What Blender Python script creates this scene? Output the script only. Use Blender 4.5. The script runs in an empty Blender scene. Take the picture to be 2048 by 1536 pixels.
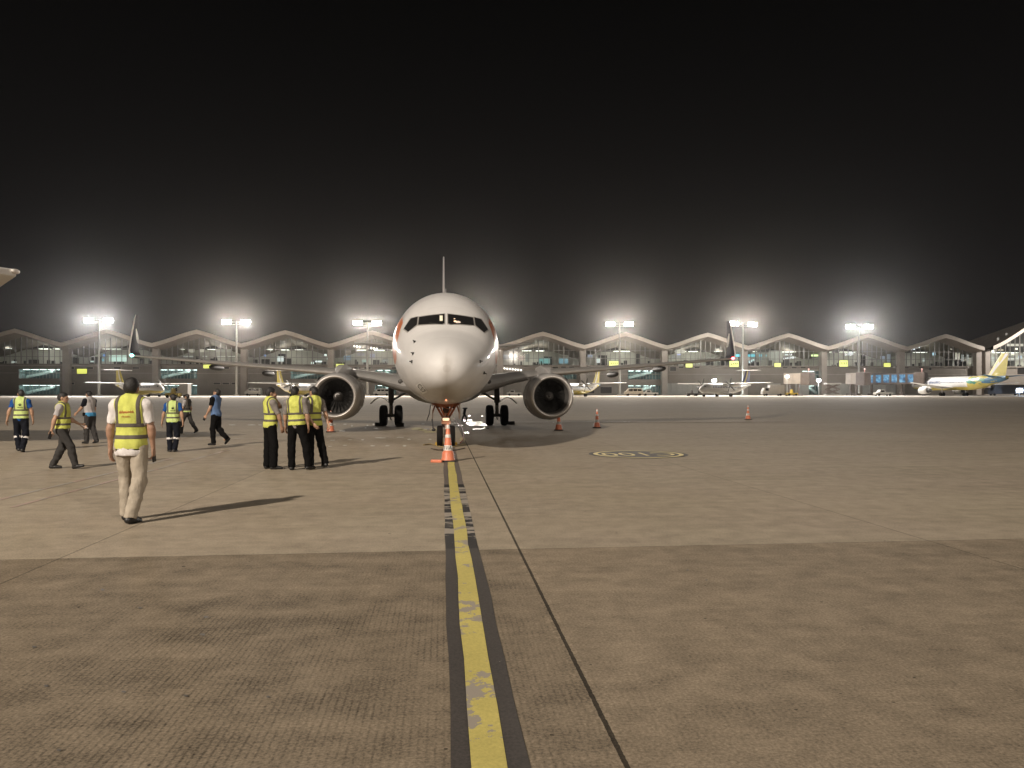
import bpy, bmesh, math, random
import numpy as np
from mathutils import Vector, Matrix
from mathutils.bvhtree import BVHTree
R = math.radians
random.seed(7)
SC = bpy.context.scene
COL = SC.collection

# ------------------------------------------------------------------ camera
F, HZ, HC = 1450.0, 788.0, 1.62          # focal length in photo pixels, horizon row, eye height
cam_d = bpy.data.cameras.new("camera")
cam = bpy.data.objects.new("camera", cam_d)
COL.objects.link(cam)
cam.location = (0, 0, HC)
cam.rotation_euler = (R(90), 0, 0)
cam_d.sensor_width = 36.0
cam_d.lens = 36.0 * F / 2048.0
cam_d.shift_y = (HZ - 768.0) / 2048.0
cam_d.clip_start = 0.05
cam_d.clip_end = 5000
SC.camera = cam
# ------------------------------------------------------------------ sky (night, faint warm city glow low down)
W = bpy.data.worlds.new("World")
SC.world = W
W.use_nodes = True
wn = W.node_tree
bg = wn.nodes["Background"]
tc = wn.nodes.new("ShaderNodeTexCoord")
sp = wn.nodes.new("ShaderNodeSeparateXYZ")
cr = wn.nodes.new("ShaderNodeValToRGB")
wn.links.new(tc.outputs["Generated"], sp.inputs[0])
wn.links.new(sp.outputs["Z"], cr.inputs[0])
wn.links.new(cr.outputs[0], bg.inputs[0])
cr.color_ramp.elements[0].position = 0.0
cr.color_ramp.elements[0].color = (0.0125, 0.0112, 0.0108, 1)
cr.color_ramp.elements[1].position = 0.55
cr.color_ramp.elements[1].color = (0.0010, 0.0010, 0.0010, 1)
e = cr.color_ramp.elements.new(0.2)
e.color = (0.0060, 0.0054, 0.0052, 1)
bg.inputs[1].default_value = 1.0
# soft fill added to lift the shadows: one very broad, weak sun
sd = bpy.data.lights.new("soft_fill", 'SUN')
sd.energy = 0.17
sd.angle = R(150)
sd.color = (1.0, 0.90, 0.78)
so = bpy.data.objects.new("soft_fill", sd)
COL.objects.link(so)
so.rotation_euler = (R(12), 0, 0)
# exposure
SC.view_settings.view_transform = 'Standard'
SC.view_settings.look = 'None'
SC.view_settings.exposure = 0.0
SC.view_settings.gamma = 1.0
try:
    SC.cycles.use_denoising = True
    SC.cycles.max_bounces = 8
    SC.cycles.volume_bounces = 0
    SC.cycles.transparent_max_bounces = 12
    SC.cycles.sample_clamp_indirect = 4.0
    SC.cycles.use_light_tree = True
except Exception:
    pass

# ------------------------------------------------------------------ helpers
def gz(y):
    """height of the apron: flat by the camera, then falling towards us from the terminal"""
    if y < 40: return 0.0
    if y < 60: return 0.0062 * (y - 40) ** 2 / 40.0
    if y < 250: return 0.062 + 0.0062 * (y - 60)
    return 0.062 + 0.0062 * 190

def gpt(u, v):
    """ground point seen at photo pixel (u, v)"""
    d = F * HC / (v - HZ)
    if d > 40:
        d = 40.0
        while d < 400 and HZ + (HC - gz(d)) * F / d > v: d += 0.25
    return Vector(((u - 1024) * d / F, d, gz(d)))

def at(u, v, d):
    return Vector(((u - 1024) * d / F, d, HC + (HZ - v) * d / F))

def tag(o, label=None, cat=None, group=None, kind=None):
    if label: o["label"] = label
    if cat: o["category"] = cat
    if group: o["group"] = group
    if kind: o["kind"] = kind
    return o

def empty(name, loc=(0, 0, 0), rz=0.0, scale=1.0):
    o = bpy.data.objects.new(name, None)
    COL.objects.link(o)
    o.location = loc
    o.rotation_euler = (0, 0, rz)
    o.scale = (scale,) * 3
    o.empty_display_size = 0.3
    return o

def thing(name, label, cat, loc=(0, 0, 0), rz=0.0, group=None, scale=1.0):
    return tag(empty(name, loc, rz, scale), label, cat, group)

def mesh_obj(name, me, m=None, parent=None, smooth=False):
    o = bpy.data.objects.new(name, me)
    COL.objects.link(o)
    if m is not None:
        for k in (m if isinstance(m, (list, tuple)) else [m]): me.materials.append(k)
    if parent is not None: o.parent = parent
    if smooth: me.polygons.foreach_set("use_smooth", [True] * len(me.polygons))
    return o

class MB:
    def __init__(self): self.v = []; self.f = []; self.mi = []
    def add(self, vs, fs, mi=0):
        b = len(self.v)
        self.v += [tuple(p) for p in vs]
        self.f += [tuple(i + b for i in f) for f in fs]
        self.mi += [mi] * len(fs)
        return self
    def box(self, c, s, M=None, mi=0):
        cx, cy, cz = c; a, b, d = s[0] / 2, s[1] / 2, s[2] / 2
        vs = [Vector((x, y, z)) for z in (-d, d) for y in (-b, b) for x in (-a, a)]
        if M is not None: vs = [M @ p for p in vs]
        vs = [(p.x + cx, p.y + cy, p.z + cz) for p in vs]
        return self.add(vs, [(0, 2, 3, 1), (4, 5, 7, 6), (0, 1, 5, 4), (2, 6, 7, 3), (0, 4, 6, 2), (1, 3, 7, 5)], mi)
    def tube(self, pts, r, n=10, caps=True, mi=0, sx=1.0):
        """swept round bar through pts; r is a radius or one radius per point"""
        pts = [Vector(p) for p in pts]
        rs = r if isinstance(r, (list, tuple)) else [r] * len(pts)
        rings = []
        ref = None
        for i, p in enumerate(pts):
            t = (pts[min(i + 1, len(pts) - 1)] - pts[max(i - 1, 0)]).normalized()
            if ref is None:
                ref = Vector((0, 0, 1)) if abs(t.z) < 0.9 else Vector((0, 1, 0))
            a = t.cross(ref).normalized(); b = t.cross(a).normalized()
            ref = -t.cross(a) if False else ref
            rings.append([p + rs[i] * (math.cos(2 * math.pi * k / n) * a * sx + math.sin(2 * math.pi * k / n) * b) for k in range(n)])
        return self.loft(rings, caps, mi)
    def loft(self, rings, caps=True, mi=0, closed=True):
        n = len(rings[0]); vs = [p for r in rings for p in r]; fs = []
        for i in range(len(rings) - 1):
            for k in range(n if closed else n - 1):
                a = i * n + k; b = i * n + (k + 1) % n
                fs.append((a, b, b + n, a + n))
        if caps:
            fs.append(tuple(range(n - 1, -1, -1)))
            fs.append(tuple((len(rings) - 1) * n + k for k in range(n)))
        return self.add(vs, fs, mi)
    def lathe(self, prof, n=32, M=None, mi=0, caps=False):
        """profile of (radius, height) turned about z, then moved by M"""
        rings = []
        for r, z in prof:
            ring = [Vector((r * math.cos(2 * math.pi * k / n), r * math.sin(2 * math.pi * k / n), z)) for k in range(n)]
            rings.append([M @ p for p in ring] if M is not None else ring)
        return self.loft(rings, caps, mi)
    def prism(self, poly, h, M=None, mi=0):
        """flat outline (x, y) extruded from z=0 to z=h"""
        n = len(poly)
        vs = [Vector((x, y, 0)) for x, y in poly] + [Vector((x, y, h)) for x, y in poly]
        if M is not None: vs = [M @ p for p in vs]
        fs = [tuple(range(n - 1, -1, -1)), tuple(range(n, 2 * n))]
        fs += [(k, (k + 1) % n, (k + 1) % n + n, k + n) for k in range(n)]
        return self.add(vs, fs, mi)
    def ball(self, c, r, n=12, m=8, mi=0):
        rx, ry, rz = r if isinstance(r, (list, tuple)) else (r, r, r)
        prof = [(math.sin(math.pi * i / m), -math.cos(math.pi * i / m)) for i in range(m + 1)]
        prof[0] = (1e-3, -1); prof[-1] = (1e-3, 1)
        M = Matrix.Translation(c) @ Matrix.Diagonal((rx, ry, rz, 1))
        return self.lathe(prof, n, M, mi)
    def build(self, name, m=None, parent=None, smooth=False, fix=True, bevel=0.0, auto=None):
        me = bpy.data.meshes.new(name)
        me.from_pydata(self.v, [], self.f)
        me.polygons.foreach_set("material_index", self.mi)
        if fix:
            bm = bmesh.new(); bm.from_mesh(me)
            bmesh.ops.remove_doubles(bm, verts=bm.verts, dist=1e-5)
            bmesh.ops.recalc_face_normals(bm, faces=bm.faces)
            bm.to_mesh(me); bm.free()
        o = mesh_obj(name, me, m, parent, smooth)
        if auto is not None:
            me.polygons.foreach_set("use_smooth", [True] * len(me.polygons))
            try: me.set_sharp_from_angle(angle=R(auto))
            except Exception: pass
        if bevel:
            b = o.modifiers.new("bevel", 'BEVEL'); b.width = bevel; b.segments = 2; b.limit_method = 'ANGLE'; b.angle_limit = R(40)
        return o

def text_mesh(body, size, align='CENTER', shear=0.0, extr=0.0):
    cu = bpy.data.curves.new("lettering", 'FONT')
    cu.body = body; cu.size = size; cu.align_x = align; cu.align_y = 'CENTER'; cu.shear = shear; cu.extrude = extr; cu.resolution_u = 3
    o = bpy.data.objects.new("lettering", cu)
    COL.objects.link(o)
    dg = bpy.context.evaluated_depsgraph_get()
    me = bpy.data.meshes.new_from_object(o.evaluated_get(dg))
    bpy.data.objects.remove(o)
    bpy.data.curves.remove(cu)
    return me

# ------------------------------------------------------------------ materials
class NT:
    def __init__(self, name):
        self.m = bpy.data.materials.new(name); self.m.use_nodes = True
        self.t = self.m.node_tree; self.b = self.t.nodes["Principled BSDF"]; self.out = self.t.nodes["Material Output"]
    def n(self, typ, **kw):
        nd = self.t.nodes.new("ShaderNode" + typ)
        for k, v in kw.items(): setattr(nd, k, v)
        return nd
    def lk(self, a, b): self.t.links.new(a, b); return self
    def math(self, op, a, b=None, c=None, clamp=False):
        nd = self.n("Math", operation=op); nd.use_clamp = clamp
        for i, x in enumerate((a, b, c)):
            if x is None: continue
            if isinstance(x, (int, float)): nd.inputs[i].default_value = x
            else: self.lk(x, nd.inputs[i])
        return nd.outputs[0]
    def ramp(self, fac, stops):
        nd = self.n("ValToRGB"); self.lk(fac, nd.inputs[0])
        while len(nd.color_ramp.elements) < len(stops): nd.color_ramp.elements.new(0.5)
        for el, (p, c) in zip(nd.color_ramp.elements, stops):
            el.position = p; el.color = (c, c, c, 1) if isinstance(c, (int, float)) else (*c, 1)
        return nd.outputs[0]
    def noise(self, vec, scale, detail=4, rough=0.6, out=0):
        nd = self.n("TexNoise"); nd.inputs["Scale"].default_value = scale; nd.inputs["Detail"].default_value = detail; nd.inputs["Roughness"].default_value = rough
        if vec is not None: self.lk(vec, nd.inputs["Vector"])
        return nd.outputs[out]
    def mix(self, fac, a, b, typ='MIX'):
        nd = self.n("Mix", data_type='RGBA', blend_type=typ)
        for s, x in ((nd.inputs[0], fac), (nd.inputs[6], a), (nd.inputs[7], b)):
            if isinstance(x, (int, float)): s.default_value = x
            elif isinstance(x, tuple): s.default_value = (*x, 1)
            else: self.lk(x, s)
        return nd.outputs[2]
    def obj(self): return self.n("TexCoord").outputs["Object"]
    def bump(self, h, strength=0.3, dist=0.01):
        nd = self.n("Bump"); nd.inputs["Strength"].default_value = strength; nd.inputs["Distance"].default_value = dist
        self.lk(h, nd.inputs["Height"]); self.lk(nd.outputs[0], self.b.inputs["Normal"])

def mat(name, col, rough=0.5, metal=0.0, var=0.12, scale=3.0, bump=0.0, bscale=40.0, coat=0.0, emit=None, es=0.0, spec=None, bdist=0.01):
    k = NT(name)
    b = k.b
    b.inputs["Roughness"].default_value = rough
    b.inputs["Metallic"].default_value = metal
    if coat: b.inputs["Coat Weight"].default_value = coat; b.inputs["Coat Roughness"].default_value = 0.06
    if spec is not None: b.inputs["Specular IOR Level"].default_value = spec
    if var > 0:
        nz = k.noise(k.obj(), scale, 5, 0.6)
        lo = tuple(max(0, c * (1 - var)) for c in col); hi = tuple(min(1, c * (1 + var)) for c in col)
        k.lk(k.ramp(nz, [(0.3, lo), (0.7, hi)]), b.inputs["Base Color"])
    else:
        b.inputs["Base Color"].default_value = (*col, 1)
    if bump: k.bump(k.noise(k.obj(), bscale, 4, 0.6), bump, bdist)
    if emit is not None:
        b.inputs["Emission Color"].default_value = (*emit, 1); b.inputs["Emission Strength"].default_value = es
    return k.m

def lamp_mat(name, col, es, sample=True):
    m = mat(name, (0.6, 0.6, 0.6), 0.3, var=0, emit=col, es=es)
    if not sample:
        try: m.cycles.emission_sampling = 'NONE'
        except Exception: pass
    return m
# ------------------------------------------------------------------ apron
AX = math.atan(0.0965)                       # the stand axis runs a little to the left
ca, sa = math.cos(AX), math.sin(AX)
def ax(lat, lon):                            # stand axis coordinates -> world
    return (lat * ca - lon * sa, lat * sa + lon * ca)

def concrete():
    k = NT("apron_concrete")
    geo = k.n("NewGeometry").outputs["Position"]
    mp = k.n("Mapping"); mp.inputs["Rotation"].default_value = (0, 0, -AX); k.lk(geo, mp.inputs[0])
    sx = k.n("SeparateXYZ"); k.lk(mp.outputs[0], sx.inputs[0])
    u = k.math('DIVIDE', k.math('ADD', sx.outputs[0], -0.80), 4.55)
    v = k.math('DIVIDE', k.math('ADD', sx.outputs[1], -1.93), 5.6)
    fu = k.math('FRACT', u); fv = k.math('FRACT', v)
    du = k.math('MULTIPLY', k.math('MINIMUM', fu, k.math('SUBTRACT', 1.0, fu)), 4.55)
    dv = k.math('MULTIPLY', k.math('MINIMUM', fv, k.math('SUBTRACT', 1.0, fv)), 5.6)
    wob = k.math('MULTIPLY', k.math('SUBTRACT', k.noise(geo, 22.0, 5, 0.75), 0.30), 0.020)
    ju = k.math('LESS_THAN', du, k.math('ADD', wob, 0.009))
    jv = k.math('LESS_THAN', dv, k.math('ADD', wob, 0.002))
    cell = k.n("CombineXYZ"); k.lk(k.math('FLOOR', u), cell.inputs[0]); k.lk(k.math('FLOOR', v), cell.inputs[1])
    wn_ = k.n("TexWhiteNoise"); wn_.noise_dimensions = '2D'; k.lk(cell.outputs[0], wn_.inputs["Vector"])
    # the row of slabs nearest the camera is darker and grooved, the next is pale
    near = k.math('LESS_THAN', v, 1.0)
    second = k.math('MULTIPLY', k.math('GREATER_THAN', v, 1.0), k.math('LESS_THAN', v, 2.0))
    stretch = k.n("Mapping"); stretch.inputs["Scale"].default_value = (0.25, 1.0, 1.0); k.lk(mp.outputs[0], stretch.inputs[0])
    big = k.noise(stretch.outputs[0], 0.55, 6, 0.62)
    med = k.noise(geo, 3.2, 6, 0.68)
    fine = k.noise(geo, 55.0, 3, 0.7)
    val = k.math('ADD', 0.70, k.math('MULTIPLY', big, 0.34))
    val = k.math('ADD', val, k.math('MULTIPLY', k.math('SUBTRACT', med, 0.5), 0.80))
    val = k.math('ADD', val, k.math('MULTIPLY', k.math('SUBTRACT', fine, 0.5), 1.25))
    val = k.math('ADD', val, k.math('MULTIPLY', wn_.outputs["Value"], 0.07))
    val = k.math('SUBTRACT', val, k.math("MULTIPLY", near, k.math("SUBTRACT", 0.335, k.math("MULTIPLY", k.math("GREATER_THAN", u, 0.0), 0.06))))
    val = k.math('ADD', val, k.math('MULTIPLY', second, 0.035))
    s3 = k.n('Mapping'); s3.inputs['Scale'].default_value = (0.13, 1.0, 1.0); k.lk(mp.outputs[0], s3.inputs[0])
    val = k.math('ADD', val, k.math('MULTIPLY', k.math('SUBTRACT', k.noise(s3.outputs[0], 3.4, 6, 0.7), 0.5), 0.42))
    # saw-cut grooves along the axis, worn away in patches
    gw = k.math('SINE', k.math('MULTIPLY', sx.outputs[0], 2 * math.pi / 0.040))
    wear = k.ramp(k.noise(geo, 0.75, 6, 0.7), [(0.38, 0.12), (0.62, 1.0)])
    west = k.ramp(k.math('MULTIPLY', k.math('ADD', sx.outputs[0], 4.0), 0.2), [(0.0, 0.35), (0.5, 1.0), (0.86, 0.9), (1.0, 0.25)])
    fade = k.ramp(k.math('DIVIDE', sx.outputs[1], 8.0), [(0.55, 1.0), (0.95, 0.30)])
    groove = k.math('MULTIPLY', k.math('MULTIPLY', fade, k.ramp(gw, [(0.25, 0.0), (1.0, 1.0)])), k.math('MULTIPLY', near, k.math('MULTIPLY', wear, west)))
    val = k.math('SUBTRACT', val, k.math('MULTIPLY', groove, 0.20))
    # tyre scuffs and dark spots
    vo = k.n("TexVoronoi"); vo.inputs["Scale"].default_value = 1.1; k.lk(geo, vo.inputs["Vector"])
    spot = k.math('LESS_THAN', vo.outputs["Distance"], 0.022)
    val = k.math('SUBTRACT', val, k.math('MULTIPLY', spot, 0.45))
    scuff = k.ramp(k.noise(stretch.outputs[0], 1.6, 8, 0.75), [(0.60, 0.0), (0.74, 1.0)])
    val = k.math('SUBTRACT', val, k.math('MULTIPLY', scuff, 0.17))
    v2 = k.n("TexVoronoi"); v2.inputs["Scale"].default_value = 4.5; k.lk(geo, v2.inputs["Vector"])
    v3 = k.n("TexVoronoi"); v3.inputs["Scale"].default_value = 3.1; k.lk(geo, v3.inputs["Vector"])
    val = k.math('SUBTRACT', val, k.math('MULTIPLY', k.math('LESS_THAN', v2.outputs["Distance"], 0.045), 0.34))
    val = k.math('ADD', val, k.math('MULTIPLY', k.math('LESS_THAN', v3.outputs["Distance"], 0.022), 0.45))
    # cracked paler edge beside the long joints
    edge = k.math('MULTIPLY', k.math('LESS_THAN', du, 0.05), k.math('GREATER_THAN', k.noise(geo, 14.0, 4), 0.56))
    val = k.math('ADD', val, k.math('MULTIPLY', edge, 0.12))
    val = k.math('MULTIPLY', val, k.math('SUBTRACT', 1.0, k.math('MULTIPLY', ju, k.math('ADD', 0.36, k.math('MULTIPLY', 0.44, k.math('LESS_THAN', k.math('ABSOLUTE', u), 0.5))))))
    val = k.math('MULTIPLY', val, k.math('SUBTRACT', 1.0, k.math('MULTIPLY', jv, 0.40)))
    tint = k.mix(k.noise(geo, 0.35, 3), (0.335, 0.287, 0.205), (0.345, 0.280, 0.218))
    tint = k.mix(near, tint, (0.350, 0.280, 0.200)); c = k.n("VectorMath", operation='SCALE'); k.lk(tint, c.inputs[0]); k.lk(val, c.inputs["Scale"])
    k.lk(c.outputs[0], k.b.inputs["Base Color"])
    k.b.inputs["Roughness"].default_value = 0.85
    k.b.inputs["Specular IOR Level"].default_value = 0.12
    h = k.math('SUBTRACT', k.math('ADD', k.math('MULTIPLY', fine, 0.5), k.math('MULTIPLY', med, 0.8)), k.math('MULTIPLY', groove, 0.1))
    k.bump(h, 0.35, 0.006)
    return k.m

xs = [-700, -400, -250, -150, -90, -60] + [x for x in range(-40, 41, 8)] + [60, 90, 150, 250, 400, 700]
ys = [-160, -80, -40, -20] + list(range(-10, 60, 5)) + list(range(60, 260, 10)) + [260, 320, 500, 900, 1600]
g = MB()
nx = len(xs)
g.add([(x, y, gz(y)) for y in ys for x in xs],
      [(j * nx + i, j * nx + i + 1, (j + 1) * nx + i + 1, (j + 1) * nx + i) for j in range(len(ys) - 1) for i in range(nx - 1)])
tag(g.build("ground", concrete(), smooth=True, fix=False), kind="structure")

# pale strip of newer concrete in front of the terminal
pale = mat("pale_concrete", (0.55, 0.50, 0.43), 0.8, var=0.12, scale=0.15)
g = MB()
yy = [183, 195, 205, 215, 225, 235, 245]
g.add([(x, y + x * 0.066, gz(y + x * 0.066) + 0.02) for y in yy for x in range(-320, 330, 20)],
      [(j * 33 + i, j * 33 + i + 1, (j + 1) * 33 + i + 1, (j + 1) * 33 + i) for j in range(len(yy) - 1) for i in range(32)])
tag(g.build("pavement", pale, fix=False), kind="structure")

# painted lead-in line and its black borders
def paint(name, col, thresh, transverse=False, seed=0.0):
    k = NT(name)
    geo = k.n("NewGeometry").outputs["Position"]
    mp = k.n("Mapping"); mp.inputs["Rotation"].default_value = (0, 0, -AX); mp.inputs["Location"].default_value = (seed, seed, 0); k.lk(geo, mp.inputs[0])
    st = k.n("Mapping"); st.inputs["Scale"].default_value = (1.0, 1.0, 1.0); k.lk(mp.outputs[0], st.inputs[0])
    nz = k.noise(st.outputs[0], 2.6, 6, 0.7)
    wear = k.math('GREATER_THAN', nz, thresh)
    if transverse:                           # border torn off in cross strips between 7.6 and 13.5 m
        s2 = k.n("SeparateXYZ"); k.lk(mp.outputs[0], s2.inputs[0])
        w2 = k.n("Mapping"); w2.inputs["Scale"].default_value = (0.35, 1.6, 1.0); k.lk(mp.outputs[0], w2.inputs[0])
        t = k.math('GREATER_THAN', k.noise(w2.outputs[0], 2.4, 5, 0.65), 0.50)
        zone = k.math('MULTIPLY', k.math('GREATER_THAN', s2.outputs[1], 8.1 + seed), k.math('LESS_THAN', s2.outputs[1], 12.6 + seed))
        wear = k.math('MAXIMUM', wear, k.math('MULTIPLY', t, zone))
        dk = k.math('MULTIPLY', k.math('GREATER_THAN', s2.outputs[1], 7.6 + seed), k.math('LESS_THAN', s2.outputs[1], 13.0 + seed))
        old = k.math('GREATER_THAN', s2.outputs[1], 13.0 + seed)
        c0 = k.mix(dk, col, (0.018, 0.015, 0.014))
        c0 = k.mix(old, c0, (0.12, 0.098, 0.082))
    else:
        c0 = col
    g1 = k.noise(geo, 60.0, 4, 0.7)
    fleck = k.math('MULTIPLY', k.math('SUBTRACT', g1, 0.5), 2.2 if transverse else 0.8)
    c1 = k.n("VectorMath", operation='SCALE')
    if isinstance(c0, tuple): c1.inputs[0].default_value = c0
    else: k.lk(c0, c1.inputs[0])
    dirt = k.math('MULTIPLY', k.math('SUBTRACT', k.noise(geo, 1.3, 5, 0.7), 0.5), 0.5)
    k.lk(k.math('ADD', k.math('ADD', 1.0, fleck), dirt), c1.inputs["Scale"])
    k.lk(k.mix(wear, c1.outputs[0], (0.30, 0.262, 0.215)), k.b.inputs["Base Color"])
    k.b.inputs["Roughness"].default_value = 0.7
    k.bump(g1, 0.3, 0.004)
    return k.m
def strip(name, lat0, lat1, lon0, lon1, z, m, label=None):
    n = 40
    g = MB()
    for i in range(n + 1):
        lo = lon0 + (lon1 - lon0) * i / n
        w = 0.009
        a = ax(lat0 + random.uniform(-w, w), lo); b = ax(lat1 + random.uniform(-w, w), lo)
        g.v += [(a[0], a[1], z), (b[0], b[1], z)]
    g.f = [(2 * i, 2 * i + 1, 2 * i + 3, 2 * i + 2) for i in range(n)]; g.mi = [0] * n
    return tag(g.build(name, m, fix=False), kind="structure")
strip("lead_in_line_border", 0.035, 0.385, -3, 24.0, 0.004, paint("black_paint", (0.050, 0.042, 0.037), 0.64, True, 0.3))
strip("lead_in_line", 0.132, 0.286, -3, 24.0, 0.008, paint("yellow_paint", (0.50, 0.42, 0.12), 0.568, False, 2.7))
red = paint("faded_red_paint", (0.36, 0.25, 0.20), 0.50, False, 5.1)
strip("red_apron_line", -6.80, -6.71, 3, 19, 0.004, red)
strip("red_apron_line", -6.16, -6.08, 11, 22, 0.004, red)
strip("red_apron_line", 2.5, 20.0, 40.1, 40.5, 0.06, red)
strip("red_apron_line", -20.0, -3.0, 26.9, 27.1, 0.004, red)

# stand number in a black oval, read from the cockpit side
def oval(name, rx, ry, z, m, c, hole=0.0):
    g = MB(); n = 64
    o_ = [(c[0] + rx * math.cos(2 * math.pi * k / n), c[1] + ry * math.sin(2 * math.pi * k / n), z) for k in range(n)]
    if hole:
        i_ = [(c[0] + hole * rx * math.cos(2 * math.pi * k / n), c[1] + (ry - (1 - hole) * rx) * math.sin(2 * math.pi * k / n), z) for k in range(n)]
        g.add(o_ + i_, [(k, (k + 1) % n, n + (k + 1) % n, n + k) for k in range(n)])
    else:
        g.add(o_, [tuple(range(n))])
    return tag(g.build(name, m, fix=False), kind="structure")
oc = gpt(1276, 908.5)
blk = paint("black_marking_paint", (0.045, 0.036, 0.028), 0.70, False, 9.0)
ylw = paint("pale_yellow_paint", (0.70, 0.58, 0.27), 0.66, False, 11.0)
oval("stand_marking", 1.32, 1.28, 0.004, blk, (oc.x, oc.y))
oval("stand_marking", 1.20, 1.16, 0.008, ylw, (oc.x, oc.y), hole=0.90)
me = text_mesh("C100", 0.92)
o = mesh_obj("stand_marking", me, ylw)
o.location = (oc.x, oc.y, 0.008); o.rotation_euler = (0, 0, R(180) + AX); o.scale = (1, 1.45, 1)
tag(o, kind="structure")
# ------------------------------------------------------------------ terminal
TH = R(3.9)
term = thing("airport_terminal", "long lit airport terminal with wavy pale roof and glass upper floor, across the whole background", "building",
             (0, 249, gz(249)), TH)
def tl(u, v, depth=0.0):
    """terminal local (x, z) of the point at photo pixel (u, v) on the plane y=depth"""
    U = (u - 1024) / F
    D0 = 249.0 + depth * math.cos(TH); X0 = -depth * math.sin(TH)
    s = (U * D0 - X0) / (math.cos(TH) - U * math.sin(TH))
    d = D0 + s * math.sin(TH)
    return s, HC + (HZ - v) * d / F - gz(249)
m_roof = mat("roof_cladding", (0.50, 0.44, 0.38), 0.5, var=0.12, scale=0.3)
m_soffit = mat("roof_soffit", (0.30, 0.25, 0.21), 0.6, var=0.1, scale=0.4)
m_wall = mat("taupe_wall_panels", (0.23, 0.205, 0.18), 0.65, var=0.12, scale=0.25)
m_pale_wall = mat("pale_wall_panels", (0.40, 0.40, 0.38), 0.6, var=0.1, scale=0.25)
m_col = mat("column_cladding", (0.36, 0.32, 0.285), 0.5, var=0.1, scale=0.5)
m_mull = mat("mullion_metal", (0.30, 0.29, 0.28), 0.4, metal=0.3, var=0.05)
m_dark = mat("dark_opening", (0.025, 0.023, 0.022), 0.5, var=0.1)
m_room = mat("interior_plaster", (0.72, 0.70, 0.64), 0.8, var=0.2, scale=0.12)
m_roomd = mat("interior_dark", (0.09, 0.085, 0.085), 0.7, var=0.3, scale=0.2)
m_stair = mat("stair_plaster", (0.70, 0.74, 0.72), 0.7, var=0.08, scale=0.3)
m_stairw = mat("stairwell_wall", (0.17, 0.22, 0.22), 0.7, var=0.2, scale=0.3)
m_tube = lamp_mat("ceiling_tube_light", (1.0, 1.0, 0.88), 4.2)
m_tubec = lamp_mat("stairwell_tube_light", (0.86, 1.0, 0.95), 9.0)
def glass_mat():
    k = NT("clear_glazing")
    tr = k.n("BsdfTransparent"); tr.inputs[0].default_value = (0.82, 0.86, 0.85, 1)
    gl = k.n("BsdfGlossy"); gl.inputs["Roughness"].default_value = 0.08; gl.inputs[0].default_value = (0.8, 0.8, 0.8, 1)
    fr = k.n("Fresnel"); fr.inputs[0].default_value = 1.45
    mx = k.n("MixShader"); k.lk(fr.outputs[0], mx.inputs[0]); k.lk(tr.outputs[0], mx.inputs[1]); k.lk(gl.outputs[0], mx.inputs[2])
    k.lk(mx.outputs[0], k.out.inputs[0])
    return k.m
m_glass = glass_mat()
SP, S0 = 28.45, 24.3
ZV, ZR, FH = 17.0, 21.4, 1.35
def roof_z(s, a, b, zv, zr):
    t = abs((s - (a + b) / 2) / ((b - a) / 2))
    lin = 1 - t; cs = 0.5 + 0.5 * math.cos(math.pi * t)
    return zv + (zr - zv) * (0.72 * lin + 0.28 * cs)
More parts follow.
